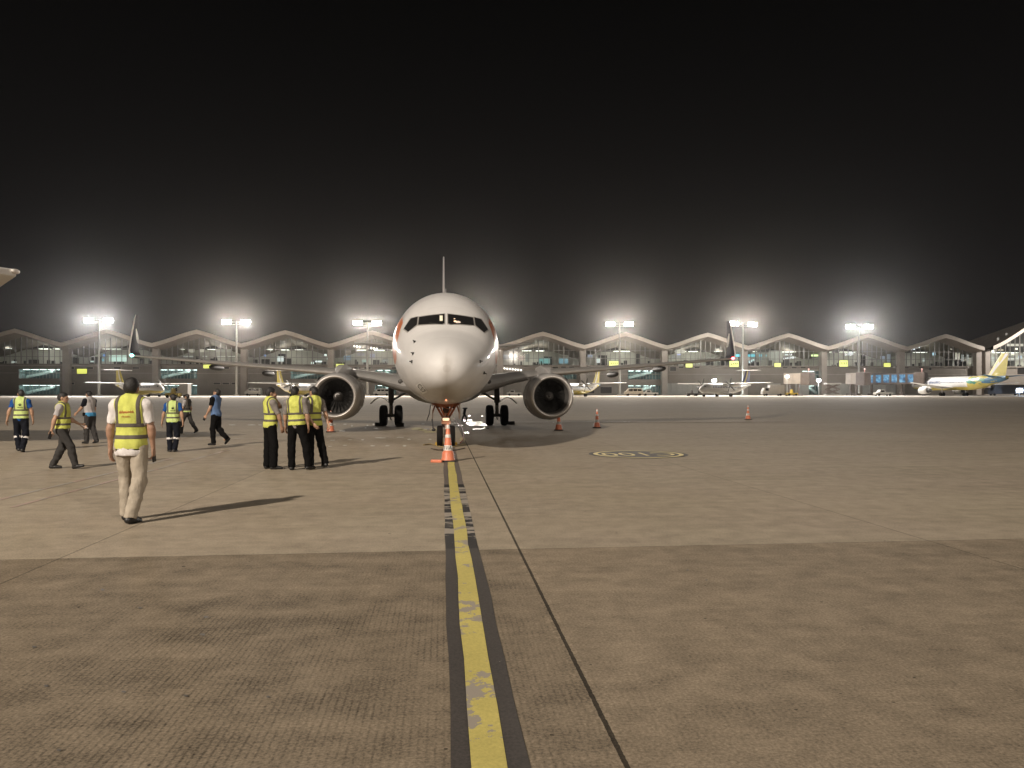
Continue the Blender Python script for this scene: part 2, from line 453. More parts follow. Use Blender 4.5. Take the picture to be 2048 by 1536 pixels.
def bay(a, b, zv=ZV, zr=ZR, lit=1.0, first=False):
    n = 28
    pts = [a + (b - a) * i / n for i in range(n + 1)]
    g = MB()                                   # roof shell with a deep front fascia
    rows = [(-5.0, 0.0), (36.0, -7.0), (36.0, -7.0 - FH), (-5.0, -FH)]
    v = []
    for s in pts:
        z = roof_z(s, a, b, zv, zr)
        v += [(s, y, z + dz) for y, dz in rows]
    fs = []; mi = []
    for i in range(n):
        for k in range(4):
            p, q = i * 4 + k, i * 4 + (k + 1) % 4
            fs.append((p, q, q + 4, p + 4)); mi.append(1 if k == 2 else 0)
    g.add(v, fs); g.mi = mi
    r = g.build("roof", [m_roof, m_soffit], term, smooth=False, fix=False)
    bm = bmesh.new(); bm.from_mesh(r.data); bmesh.ops.recalc_face_normals(bm, faces=bm.faces); bm.to_mesh(r.data); bm.free()
    # curtain wall frame
    g = MB()
    k = int(round((b - a - 2.2) / 1.78))
    xs_ = [a + 1.1 + (b - a - 2.2) * i / k for i in range(k + 1)]
    for i, s in enumerate(xs_):
        top = roof_z(s, a, b, zv, zr) - FH + 0.05
        w = 0.30 if i % 5 == 2 else 0.13
        g.box((s, 0.0, (10.4 + top) / 2), (w, 0.3, top - 10.4))
    for z in (12.7, 15.4):
        g.box(((a + b) / 2, 0.02, z), (b - a - 2.2, 0.2, 0.16))
    g.build("curtain_wall_frame", m_mull, term, fix=False)
    g = MB()
    v = []
    for s in pts:
        z = roof_z(min(max(s, a + 1.1), b - 1.1), a, b, zv, zr) - FH
        s2 = min(max(s, a + 1.1), b - 1.1)
        v += [(s2, 0.35, 10.4), (s2, 0.35, z)]
    g.add(v, [(2 * i, 2 * i + 2, 2 * i + 3, 2 * i + 1) for i in range(n)])
    g.build("glazing", m_glass, term, fix=False)
    # hall behind the glass: floor, back wall, darker upper wall and tube lights
    g = MB()
    g.box(((a + b) / 2, 7.0, 10.2), (b - a - 0.1, 13.4, 0.3))
    g.build("hall_floor", m_room, term, fix=False)
    g = MB()
    g.box(((a + b) / 2, 11.0, 13.0), (b - a - 0.1, 0.3, 5.4), mi=0)
    hi = zr - FH - 0.4
    prof = [(s_, roof_z(s_, a, b, zv, zr) - FH - 2.6) for s_ in pts]
    g.add([(s_, 11.2, 15.0) for s_, z_ in prof] + [(s_, 11.2, max(15.1, z_)) for s_, z_ in prof], [(i, i + 1, n + 2 + i, n + 1 + i) for i in range(n)], 1)
    for j in range(5):
        x = a + 2 + random.random() * (b - a - 4); w = random.uniform(0.8, 3.5); h = random.uniform(1.5, 4.5)
        g.box((x, 10.5 - 0.3 * j, 10.4 + h / 2), (w, 0.6, h), mi=random.choice((0, 1, 1)))
    g.build("hall_interior", [m_room, m_roomd], term, fix=False)
    g = MB()
    x = a + 1.5
    while x < b - 3:
        w = random.uniform(2.5, 6.0)
        if random.random() < 0.6 * lit: MB().box((x + w / 2, random.uniform(5, 7.5), 15.62), (w, 2.2, 0.06)).build('hall_light', m_tube, term, fix=False)
        x += w + random.uniform(0.8, 3.0)
    # seats, counters and people-high clutter on the hall floor
    g = MB()
    for j in range(7):
        x = a + 2 + random.random() * (b - a - 4); w = random.uniform(0.3, 1.6); h = random.uniform(0.5, 1.9)
        MB().box((x, random.uniform(1.5, 6), 10.36 + h / 2), (w, 0.5, h)).build("hall_furniture", m_roomd, term, fix=False)
bays = []
for k in range(-8, 5):
    a = S0 + SP * k; bays.append((a, a + SP))
    bay(a, a + SP, lit={-7: 1.3, -6: .5, -5: .7, -4: 1.2, -3: 1.0, 0: 1.1, 1: .9}.get(k, 0.8))
xe = S0 + SP * 5
bay(xe + 3.2, xe + 47, ZV + 0.3, 29.5, 1.5)
# piers between bays
def pier(x, w, z1, m=m_col):
    MB().box((x, -1.2, z1 / 2), (w, 2.0, z1)).build("pier", m, term, fix=False, bevel=0.05)
for k in range(-8, 6): pier(S0 + SP * k, 2.0, ZV - FH + 0.25)
pier(xe + 3.3, 1.8, ZV - FH + 0.5)
# solid lower storeys, with stairwell windows cut between the wall pieces
stairs = []       # (x0, x1, rising to the right)
for u0, u1, up in ((37, 119, 1), (314, 394, 1), (581, 655, 1), (750, 793, 0), (1127, 1153, 0), (1256, 1324, 1), (1605, 1645, 0)):
    stairs.append((tl(u0, 750)[0], tl(u1, 750)[0], up))
g = MB()
x = S0 - SP * 8 - 2
segs = []
for a, b, up in stairs: segs.append((x, a)); x = b
segs.append((x, xe + 47))
for a, b in segs: MB().box(((a + b) / 2, 0.4, 4.9), (b - a, 0.8, 9.8)).build('wall', m_wall, term, fix=False)
for a, b, up in stairs:
    for z0, z1 in ((0, 0.25), (3.35, 5.5), (8.55, 9.8)): MB().box(((a + b) / 2, 0.4, (z0 + z1) / 2), (b - a, 0.8, z1 - z0)).build('wall', m_wall, term, fix=False)
g.box((0.5 * (S0 - SP * 8 + xe + 47), 3.5, 10.1), (xe + 49 - (S0 - SP * 8), 8.4, 0.5))
g.build("upper_floor_slab", m_wall, term, fix=False)
g = MB()                                       # string course and panel joints standing proud
L0, L1 = S0 - SP * 8, xe + 47
for z in (7.3, 9.7): g.box(((L0 + L1) / 2, -0.06, z), (L1 - L0, 0.1, 0.18))
g.box(((L0 + L1) / 2, -0.18, 10.15), (L1 - L0, 0.5, 0.42))
g.build("string_course", m_col, term, fix=False)
for a, b, up in stairs:
    for z0, z1 in ((0.25, 3.35), (5.5, 8.55)):
        g = MB()
        g.box(((a + b) / 2, 4.6, (z0 + z1) / 2), (b - a, 0.2, z1 - z0 + 0.4))
        for xx in (a - 0.1, b + 0.1): g.box((xx, 2.7, (z0 + z1) / 2), (0.2, 3.8, z1 - z0 + 0.4))
        for zz in (z0 - 0.1, z1 + 0.1): g.box(((a + b) / 2, 2.7, zz), (b - a, 3.8, 0.15))
        w = g.build("stairwell", m_stairw, term, fix=False)
        g = MB()
        x0, x1 = (a + 0.8, b - 3.2) if up else (b - 0.8, a + 3.2)
        v = [(x0, 2.4, z0 + 0.1), (x0, 2.4, z0 + 0.95), (x1, 2.4, z1 - 0.1), (x1, 2.4, z1 - 0.95)]
        v = v + [(p[0], 3.6, p[2]) for p in v]
        g.add(v, [(0, 1, 2, 3), (4, 7, 6, 5), (0, 4, 5, 1), (1, 5, 6, 2), (2, 6, 7, 3), (3, 7, 4, 0)])
        g.build("stair_flight", m_stair, w, fix=True)
        g = MB()
        q = a + 0.8
        while q < b - 1.5:
            g.box((q + 0.7, 1.9, z1 - 0.10), (1.5, 1.6, 0.06)); q += 2.6
        g.build("stairwell_light", m_tubec, w, fix=False)
        g = MB()
        k = max(2, int((b - a) / 1.05))
        for i in range(k + 1): g.box((a + (b - a) * i / k, 0.3, (z0 + z1) / 2), (0.09, 0.12, z1 - z0))
        g.build("stairwell_mullions", m_mull, w, fix=False)
        MB().box(((a + b) / 2, 0.45, (z0 + z1) / 2), (b - a, 0.02, z1 - z0)).build("stairwell_glazing", m_glass, w, fix=False)
# small louvred openings in the lower wall
def opening(u, v, w, h):
    s, z = tl(u, v)
    f = MB().box((s, -0.03, z), (w + 0.24, 0.14, h + 0.24)).build("louvre_frame", m_col, term, fix=False)
    MB().box((s, -0.08, z), (w, 0.1, h)).build("louvre", m_dark, f, fix=False)
for u in (142, 180, 235, 272, 435, 452, 715, 735, 790): opening(u, 736, 2.1, 0.55)
for u in (142, 434, 452, 470): opening(u, 767, 2.1, 0.55)
for u in (1095, 1111, 1127, 1143, 1362, 1394, 1570, 1588, 1606, 1812, 1842, 1884, 1899, 1931, 1983): opening(u, 735, 1.7, 0.5)
opening(1346, 738, 2.1, 1.4); opening(1860, 737, 0.9, 1.3); opening(2042, 742, 3.0, 2.4)
for u, w in ((1212, 4.0), (1385, 6.0), (2030, 8.0), (1180, 3.0)): opening(u, 780, w, 2.2)
# pale lit loading bays at ground level
for u0, u1 in ((1333, 1395), (1535, 1560), (1660, 1700), (1725, 1790), (1590, 1616)):
    a = tl(u0, 770)[0]; b = tl(u1, 770)[0]
    g = MB().box(((a + b) / 2, -0.12, 2.1), (b - a, 0.25, 4.0))
    k = max(2, int((b - a) / 1.6))
    for i in range(k + 1): g.box((a + (b - a) * i / k, -0.30, 2.1), (0.12, 0.14, 4.0))
    g.build("loading_bay_door", m_pale_wall, term, fix=False)
# lit panels, screens and letters seen through the glass
def panel(u, v, w, h, col, es, name="lit_screen", depth=2.2, sh=0.0):
    """w, h in photo pixels"""
    s, z = tl(u, v, depth); pxm = 249.0 / F
    M = Matrix.Rotation(sh, 4, 'Y')
    MB().box((s, depth, z), (w * pxm, 0.15, h * pxm), M).build(name, lamp_mat("lit_panel", col, es, False), term, fix=False)
blue, cyan, white, warm, teal = (0.10, 0.35, 0.9), (0.05, 0.75, 0.95), (0.9, 1, 0.97), (1, 0.92, 0.72), (0.05, 0.42, 0.42)
for a_ in ((236, 717, 32, 12, (0.72, 1, 0.86), 0.75), (209, 711, 5, 5, blue, 0.9), (206, 720, 3, 5, cyan, 0.5), (28, 724, 9, 2, white, 0.7),
           (138, 723, 6, 3, white, 0.5), (185, 723, 8, 3, white, 0.7), (383, 701, 12, 6, warm, 0.32), (404, 701, 9, 6, warm, 0.5), (448, 701, 30, 6, warm, 0.18),
           (530, 711, 4, 4, blue, 0.9), (561, 718, 12, 10, white, 0.8), (695, 716, 14, 9, (0.10, 0.42, 0.75), 0.30), (745, 712, 10, 9, (0.08, 0.13, 0.55), 0.30),
           (722, 709, 14, 5, (0.25, 0.2, 0.5), 0.2), (731, 722, 14, 6, (0.6, 0.9, 0.8), 0.35), (770, 722, 14, 7, (0.12, 0.2, 0.22), 0.3),
           (651, 710, 4, 4, white, 1.2), (656, 717, 4, 4, white, 1.2), (637, 723, 13, 3, white, 1.2), (625, 726, 5, 4, white, 1.1),
           (1012, 714, 20, 9, (0.25, 0.3, 0.45), 0.25), (1039, 716, 4, 9, (0.5, 0.12, 0.1), 0.4), (1046, 716, 6, 9, (0.9, 0.6, 0.5), 0.5), (1055, 716, 8, 16, (0.05, 0.12, 0.11), 0.35),
           (1088, 722, 24, 10, teal, 0.6), (1127, 722, 18, 10, (0.08, 0.35, 0.48), 0.6), (1180, 712, 10, 5, (0.2, 0.3, 0.6), 0.4), (1197, 721, 8, 10, white, 0.6),
           (1360, 703, 20, 7, warm, 0.5), (1353, 714, 20, 8, (0.12, 0.12, 0.11), 0.4), (1358, 709, 8, 3, (0.5, 0.55, 1), 0.7),
           (1473, 711, 22, 5, cyan, 1.1), (1502, 711, 19, 5, cyan, 0.9), (1521, 711, 6, 5, cyan, 0.7), (1532, 711, 3, 4, cyan, 0.5), (1468, 719, 12, 4, (0.3, 0.6, 0.8), 0.4), (1521, 718, 5, 3, (0.3, 0.6, 0.8), 0.4),
           (1551, 711, 28, 20, (0.6, 0.62, 0.5), 0.30), (1631, 711, 18, 4, (0.75, 1, 0.3), 1.1), (1650, 716, 4, 13, (0.7, 1, 0.85), 1.0),
           (1765, 716, 9, 8, (0.4, 0.5, 0.8), 0.4), (1778, 716, 8, 16, (0.35, 0.45, 0.6), 0.3), (1805, 709, 5, 8, (0.3, 0.4, 0.9), 0.4),
           (1848, 720, 6, 6, white, 0.6), (1868, 708, 6, 6, (0.5, 0.8, 1), 1.1), (1907, 697, 13, 4, warm, 0.8), (1915, 712, 10, 14, warm, 0.45), (1925, 716, 4, 14, white, 0.45), (1935, 715, 4, 14, white, 0.4), (1934, 699, 8, 9, warm, 0.55)):
    panel(*a_)
for a_ in ((1985, 702, 8, 4, warm, 1.3), (2001, 700, 12, 2, (1, .7, .2), 0.5), (2032, 698, 7, 4, warm, 1.3), (2026, 708, 8, 4, warm, 0.9), (2040, 714, 7, 6, (0.4, 0.6, 0.9), 0.7),
           (1978, 718, 30, 10, (0.35, 0.42, 0.38), 0.35), (2025, 718, 34, 6, (0.5, 0.5, 0.42), 0.35), (1996, 680, 4, 10, (0.7, 0.65, 0.55), 0.4), (2013, 672, 4, 12, (0.7, 0.65, 0.55), 0.4), (2030, 690, 36, 5, (0.55, 0.4, 0.22), 0.35)):
    panel(*a_)
# white shop lettering (too small to read in the photograph: short strokes)
def strokes(u, v, n, w, h, col, es, tilt=0.0):
    g = MB(); pxm = 249.0 / F
    for i in range(n):
        s, z = tl(u + (i - n / 2 + 0.5) * w, v + tilt * (i - n / 2 + 0.5) * w, 2.0)
        hh = h * pxm * random.choice((0.7, 1.0, 1.0, 0.8)); ww = w * pxm
        g.box((s - ww * 0.28, 2.0, z), (ww * 0.26, 0.1, hh))
        g.box((s + ww * 0.20, 2.0, z), (ww * 0.22, 0.1, hh * random.choice((0.6, 1.0))))
        g.box((s, 2.0, z + random.choice((-0.42, 0.0, 0.42)) * hh), (ww * 0.6, 0.08, hh * 0.22))
    g.build("shop_lettering", lamp_mat("white_lettering", col, es, False), term, fix=False)
strokes(1579, 716, 7, 3.6, 4, (0.95, 0.97, 1), 1.4, -0.12); strokes(1577, 709, 2, 9, 4, (0.95, 0.97, 1), 1.2, -0.05)
strokes(1699, 708, 4, 4.4, 7, (0.95, 0.97, 1), 1.4, -0.18)
strokes(1831, 694, 4, 6.0, 9, (0.85, 0.93, 1), 2.0, -0.25)
strokes(1631, 711, 5, 3.4, 3.5, (0.9, 1, 0.5), 1.3); strokes(1503, 722, 3, 4, 5, (0.8, 0.95, 1), 1.2, -0.4); strokes(1497, 737, 3, 4, 4, (0.7, 0.9, 1), 1.0, -0.5)
for u, v, n in ((377, 713, 6), (410, 713, 3), (445, 713, 6), (465, 713, 5), (1515, 745, 3), (1535, 740, 4)): strokes(u, v, n, 3.4, 1.6, (1, 1, 0.95), 0.9)
# row of ceiling lamps showing on the terminal underside
for (u, v, n) in ((714, 693, 3), (748, 697, 3), (384, 673, 1), (568, 671, 2), (1390, 677, 1), (744, 673, 1), (1020, 738, 9), (694, 743, 2), (716, 743, 4), (749, 745, 3)):
    g = MB()
    for i in range(n):
        s, z = tl(u + (i - (n - 1) / 2) * 5.5, v + (i - (n - 1) / 2) * 0.6, -0.6)
        g = MB(); g.ball((s, -0.6, z), 0.28, 8, 6); g.box((s, -0.25, z + 0.1), (0.12, 0.6, 0.12)); g.build("wall_lamp", lamp_mat("wall_lamp_glow", (1.0, 0.96, 0.86), 3.0, False), term, fix=False)

# yellow gate signs on the wall, each a backlit box
m_sign = lamp_mat("yellow_backlit_sign", (0.80, 0.86, 0.075), 0.95, False)
m_signframe = mat("sign_frame", (0.05, 0.05, 0.045), 0.5)
m_signink = mat("sign_ink", (0.05, 0.05, 0.01), 0.6, var=0)
signs = [(164, 742.5, 18, 9, 0, "yellow backlit sign on the dark wall below the leftmost light mast"),
         (416, 733, 17, 7, 0, "yellow backlit sign just under the far end of the left wing"),
         (680, 732, 15.5, 8, 0, "yellow backlit sign above the jet engine beside the group of three"),
         (1113, 739, 13, 3.2, 0, "thin yellow sign low on the wall above the right jet engine"),
         (1228, 727, 20, 10, 1, "yellow lettered gate sign behind the right wing, left of its mid mast"),
         (1378, 731, 14, 8, 0, "plain yellow backlit sign between the right wing and the pale loading bays"),
         (1468, 728, 19, 12, 1, "yellow lettered gate sign beside the red wingtip light"),
         (1555, 730, 13.5, 8, 0, "plain yellow backlit sign over the beige boarding bridge"),
         (1687, 727, 18, 13, 1, "yellow lettered gate sign below the white shop letters"),
         (1774, 730, 14.5, 8, 0, "plain yellow sign over the blue-lit boarding bridge")]
for u, v, w, h, txt, lab in signs:
    s, z = tl(u, v, -0.8); pxm = 249.0 / F
    r = thing("gate_sign", lab, "sign", term.matrix_basis @ Vector((s, -0.8, z)), TH, "yellow gate signs on the terminal")
    MB().box((0, 0.12, 0), (w * pxm + 0.25, 0.3, h * pxm + 0.25)).build("housing", m_signframe, r, fix=False)
    f = MB().box((0, -0.06, 0), (w * pxm, 0.1, h * pxm)).build("face_panel", m_sign, r, fix=False)
    MB().box((0, 0.6, 0), (0.3, 0.8, 0.3)).build("bracket", m_signframe, r, fix=False)
    if txt:
        g = MB()
        for i in range(4):
            x = (-1.5 + i) * w * pxm * 0.2
            g.box((x, -0.125, 0), (w * pxm * 0.05, 0.02, h * pxm * 0.34)); g.box((x + w * pxm * 0.06, -0.125, random.choice((-.1, .1)) * h * pxm), (w * pxm * 0.1, 0.02, h * pxm * 0.08))
        g.build("lettering", m_signink, f, fix=False)

# ------------------------------------------------------------------ light masts
m_pole = mat("galvanised_pole", (0.42, 0.41, 0.39), 0.45, metal=0.4, var=0.08)
m_flood = lamp_mat("floodlight_lens", (1.0, 0.97, 0.90), 22.0, False)
m_floodc = lamp_mat("cool_floodlight_lens", (0.93, 0.97, 1.0), 22.0, False)
def mast(name, label, p, H, half, power, col, group, tilt=0.0, aim=None, lens=m_flood):
    r = thing(name, label, "light mast", p, 0, group)
    g = MB()
    g.tube([(0, 0, 0), (0, 0, H * 0.5), (0, 0, H + 0.3)], [0.42, 0.32, 0.20], 12); g.box((0, 0, 0.25), (1.3, 1.3, 0.5))
    g.build("pole", m_pole, r, smooth=False, auto=40)
    g = MB()
    M = Matrix.Rotation(tilt, 4, 'Y')
    g.box((0, 0, H), (2 * half + 3.4, 0.22, 0.22), M); g.box((0, 0, H - 0.7), (2 * half + 1.0, 0.12, 0.12), M)
    g.build("crossbar", m_pole, r)
    for sx_ in (-1, 1):
        c = M @ Vector((sx_ * half, 0, 0)) + Vector((0, -0.35, H))
        h = MB()
        l = MB()
        for i in range(3):
            for j in range(2):
                q = M @ Vector(((i - 1) * 0.98, 0, j * 0.78 - 0.39))
                rot = Matrix.Rotation(R(18), 4, 'X')
                h.box(c + q + Vector((0, 0.16, 0)), (0.88, 0.34, 0.66), rot)
                l.box(c + q + Vector((0, -0.05, -0.04)), (0.74, 0.06, 0.46), rot)
        hd = h.build("floodlight", m_pole, r)
        l.build("lens", lens, hd)
    ld = bpy.data.lights.new("mast_light", 'SPOT')
    ld.energy = power / 2 if aim is None else power; ld.color = col; ld.shadow_soft_size = 0.6
    ld.spot_size = R(172); ld.spot_blend = 0.9
    lo = bpy.data.objects.new("mast_light", ld); COL.objects.link(lo)
    lo.parent = r; lo.location = (0, -1.2, H)
    d = (Vector(aim) - (Vector(p) + Vector((0, -1.2, H)))) if aim else Vector((0, -1, -0.30))
    lo.rotation_euler = d.to_track_quat('-Z', 'Y').to_euler()
    if aim is None:                          # one light for each of the two lamp clusters
        lo.location.x = -half - 0.2
        l2 = lo.copy(); COL.objects.link(l2); l2.parent = r; l2.location.x = half + 0.2
    return r, ld
MP = [(198, 641, "light mast nearest the left edge, over the stairwell windows", 1, 0.0), (473, 644, "light mast seen above the middle of the left wing", 0, 0.0),
      (735, 646, "light mast close beside the nose of the big airliner", 0, 0.0), (955, 647, "light mast hidden behind the nose of the big airliner", 0, 0.0), (1239, 648, "light mast seen above the middle of the right wing", 0, 0.0),
      (1486, 648, "light mast beside the red light of the right wingtip", 0, 0.05), (1718, 653, "light mast nearest the yellow tailed jet", 1, 0.0), (2150, 655, "unseen light mast added beyond the right edge to brighten the terminal wall", 1, 0.0)]  # last mast is added out of view to brighten the right-hand wall
for u, v, lab, cool, tilt in MP:
    y = 225 + (u - 1024) / F * 225 * 0.066
    x = (u - 1024) * y / F
    zt = HC + (HZ - v) * y / F
    mast("light_mast", lab + ", two bright lamp clusters", (x, y, gz(y)), zt - gz(y), 2.90, 115000 if u < 2048 else 9000, (1.0, 0.90, 0.79) if not cool else (1, 0.96, 0.92),
         "floodlight masts before the terminal", tilt, lens=m_floodc if cool else m_flood)
    bd = bpy.data.lights.new("wall_fill", 'SPOT')      # added spot without a lamp head, brightens the terminal wall
    bd.energy = (2200 if u < 2048 else 26000) + 9500 * max(0.0, (u - 500) / 1200.0) ** 1.3; bd.color = (1.0, 0.93, 0.84); bd.spot_size = R(160); bd.spot_blend = 1.0; bd.shadow_soft_size = 0.5
    bo = bpy.data.objects.new("wall_fill", bd); COL.objects.link(bo); bo.location = (x, y + 1.2, zt - 1.0)
    bo.rotation_euler = Vector((0, 1, -0.40)).to_track_quat('-Z', 'Y').to_euler()
# the masts behind the camera: the left one lights the aircraft and throws the shadows, the right one is farther and weaker
def rear_mast(label, p, rz, power, aim):
    r, ld = mast("light_mast", label, p, 30.0, 2.7, power, (1.0, 0.89, 0.76), "floodlight masts behind the camera", aim=aim)
    ld.spot_size = R(100); ld.spot_blend = 1.0; ld.shadow_soft_size = 0.8
    r.rotation_euler = (0, 0, rz)
    q = r.rotation_euler.to_matrix()
    for o in r.children:
        if o.type == 'LIGHT':
            wp = Vector(r.location) + q @ Vector(o.location)
            o.rotation_euler = (q.inverted() @ (Vector(aim) - wp)).to_track_quat('-Z', 'Y').to_euler()
rear_mast("tall floodlight mast standing behind the camera on the left, out of the picture", (-28.5, -27.5, 0), R(180 - 32), 170000, (0, 62, 0))
rear_mast("tall floodlight mast standing behind the camera on the right, out of the picture", (42, -48, 0), R(180 + 36), 66000, (0, 50, 0))
# ------------------------------------------------------------------ the big airliner facing us
def pchip(X, Y):
    X = np.array(X, float); Y = np.array(Y, float); h = np.diff(X); dl = np.diff(Y) / h; m = np.zeros_like(Y)
    m[0], m[-1] = dl[0], dl[-1]
    for i in range(1, len(X) - 1):
        if dl[i - 1] * dl[i] > 0:
            w1 = 2 * h[i] + h[i - 1]; w2 = h[i] + 2 * h[i - 1]
            m[i] = (w1 + w2) / (w1 / dl[i - 1] + w2 / dl[i])
    def f(x):
        i = int(min(max(np.searchsorted(X, x) - 1, 0), len(X) - 2)); t = (x - X[i]) / h[i]
        return float(Y[i] * (1 + 2 * t) * (1 - t) ** 2 + m[i] * h[i] * t * (1 - t) ** 2 + Y[i + 1] * t * t * (3 - 2 * t) + m[i + 1] * h[i] * t * t * (t - 1))
    return f
FT = [(0, 2.42, 2.42, 0.0, 2.42), (0.02, 2.57, 2.275, .155, 2.42), (0.08, 2.725, 2.135, .312, 2.43), (0.2, 2.885, 1.995, .495, 2.45), (0.42, 3.045, 1.86, .69, 2.49), (0.7, 3.18, 1.765, .85, 2.54), (1.0, 3.30, 1.69, .98, 2.60),
      (1.5, 3.50, 1.57, 1.17, 2.74), (1.9, 3.67, 1.50, 1.30, 2.84), (2.2, 3.88, 1.46, 1.38, 2.92), (2.6, 4.17, 1.43, 1.48, 3.01), (3.0, 4.45, 1.41, 1.56, 3.08), (3.4, 4.69, 1.395, 1.63, 3.14),
      (4.0, 4.94, 1.38, 1.71, 3.20), (5.0, 5.19, 1.36, 1.80, 3.28), (6.0, 5.31, 1.35, 1.86, 3.33), (7.0, 5.36, 1.35, 1.88, 3.36), (8.0, 5.37, 1.35, 1.88, 3.36), (25.0, 5.37, 1.35, 1.88, 3.36),
      (28.0, 5.37, 1.55, 1.83, 3.40), (31.0, 5.36, 2.25, 1.60, 3.75), (34.0, 5.33, 3.15, 1.15, 4.2), (37.0, 5.22, 4.05, .60, 4.6), (38.6, 5.05, 4.55, .22, 4.8)]
Ss = [math.sqrt(r[0]) for r in FT]
f_top, f_bot, f_hw, f_zc = (pchip(Ss, [r[i] for r in FT]) for i in (1, 2, 3, 4))
def section(s, th):
    q = math.sqrt(max(s, 0)); t, b, w, zc = f_top(q), f_bot(q), f_hw(q), f_zc(q)
    c, sn = math.cos(th), math.sin(th)
    return Vector((w * c, s, zc + ((t - zc) if sn >= 0 else (zc - b)) * sn))
def side_x(s, z):
    """half width of the fuselage at station s and height z"""
    q = math.sqrt(s); t, b, w, zc = f_top(q), f_bot(q), f_hw(q), f_zc(q)
    k = (z - zc) / ((t - zc) if z >= zc else (zc - b))
    return w * math.sqrt(max(0.0, 1 - k * k))

def white_paint(name, col, dirt=0.5):
    k = NT(name)
    o = k.obj()
    st = k.n("Mapping"); st.inputs["Scale"].default_value = (1, 0.25, 1); k.lk(o, st.inputs[0])
    nz = k.noise(st.outputs[0], 1.4, 7, 0.65)
    sx_ = k.n("SeparateXYZ"); k.lk(o, sx_.inputs[0])
    low = k.ramp(sx_.outputs[2], [(0.0, 1.0), (1.0, 0.0)])
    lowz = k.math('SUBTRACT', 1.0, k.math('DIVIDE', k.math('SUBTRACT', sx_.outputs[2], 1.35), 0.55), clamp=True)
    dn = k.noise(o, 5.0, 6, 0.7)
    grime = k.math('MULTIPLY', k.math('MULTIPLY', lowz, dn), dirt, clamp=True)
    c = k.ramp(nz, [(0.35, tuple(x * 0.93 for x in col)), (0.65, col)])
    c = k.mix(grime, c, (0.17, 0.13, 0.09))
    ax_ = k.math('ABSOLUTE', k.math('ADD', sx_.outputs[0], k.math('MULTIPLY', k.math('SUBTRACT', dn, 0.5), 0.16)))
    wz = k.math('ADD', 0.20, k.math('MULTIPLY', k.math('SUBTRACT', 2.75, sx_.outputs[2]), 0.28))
    grime_shade = k.math('SUBTRACT', 1.0, k.math('DIVIDE', ax_, wz), clamp=True)  # dark streak down the nose centre: grime together with painted shade
    grime_shade = k.math('MULTIPLY', grime_shade, k.math('MULTIPLY', k.ramp(k.math('DIVIDE', sx_.outputs[2], 4.0), [(0.30, 1.0), (0.66, 0.8), (0.78, 0.0)]), k.math('LESS_THAN', sx_.outputs[1], 6.0)))
    c = k.mix(k.math('MULTIPLY', k.math('POWER', grime_shade, 1.5), 0.55), c, (0.20, 0.155, 0.11))
    rad = k.math('LESS_THAN', k.math('ABSOLUTE', k.math('SUBTRACT', sx_.outputs[1], 1.15)), 0.008)
    c = k.mix(k.math('MULTIPLY', rad, 0.30), c, (0.25, 0.22, 0.19))
    # panel seams
    fr = k.math('FRACT', k.math('DIVIDE', sx_.outputs[1], 1.02))
    seam = k.math('LESS_THAN', fr, 0.010)
    c = k.mix(k.math('MULTIPLY', seam, 0.22), c, (0.25, 0.22, 0.19))
    k.lk(c, k.b.inputs["Base Color"])
    k.b.inputs["Roughness"].default_value = 0.5
    k.b.inputs["Coat Weight"].default_value = 0.38; k.b.inputs["Coat Roughness"].default_value = 0.025; k.b.inputs["Specular IOR Level"].default_value = 0.22
    return k.m
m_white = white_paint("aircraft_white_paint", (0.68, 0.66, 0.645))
m_grey = mat("aircraft_grey_paint", (0.42, 0.40, 0.385), 0.35, var=0.08, scale=1.0, coat=0.3)
m_greyd = mat("wing_underside_grey", (0.30, 0.285, 0.27), 0.45, var=0.12, scale=0.8)
m_lip = mat("polished_lip", (0.66, 0.62, 0.58), 0.36, metal=0.45, var=0.05)
m_orange = mat("orange_livery", (0.70, 0.20, 0.055), 0.3, var=0.08, coat=0.5)
m_navy = mat("navy_winglet_paint", (0.018, 0.018, 0.030), 0.6, var=0.1, spec=0.15)
m_swirl = mat("white_mark", (0.75, 0.73, 0.70), 0.4, var=0.05)
m_cock = mat("cockpit_glass", (0.010, 0.009, 0.009), 0.06, var=0, spec=0.6)
m_frame = mat("window_surround", (0.30, 0.28, 0.26), 0.4, var=0.05)
m_tyre = mat("tyre_rubber", (0.010, 0.0095, 0.009), 0.85, var=0.2, scale=8, spec=0.12)
m_rim = mat("wheel_rim", (0.40, 0.38, 0.35), 0.4, metal=0.5, var=0.1)
m_gear = mat("gear_leg_dark", (0.06, 0.055, 0.05), 0.5, var=0.2)
m_gearw = mat("gear_leg_warm_tint", (0.50, 0.40, 0.32), 0.45, var=0.15, scale=6)  # white leg with the warm light tinted into its colour
m_gearo = mat("gear_orange_glow", (0.27, 0.12, 0.06), 0.5, var=0.3, scale=9)  # orange-brown colour carries the warm glow seen on the nose gear
m_black = mat("black_rubber", (0.02, 0.019, 0.018), 0.6, var=0.15)
m_fan = mat("fan_blade_dark", (0.075, 0.072, 0.068), 0.35, metal=0.6, var=0.1)
m_duct = mat("intake_duct", (0.12, 0.112, 0.105), 0.55, var=0.1)

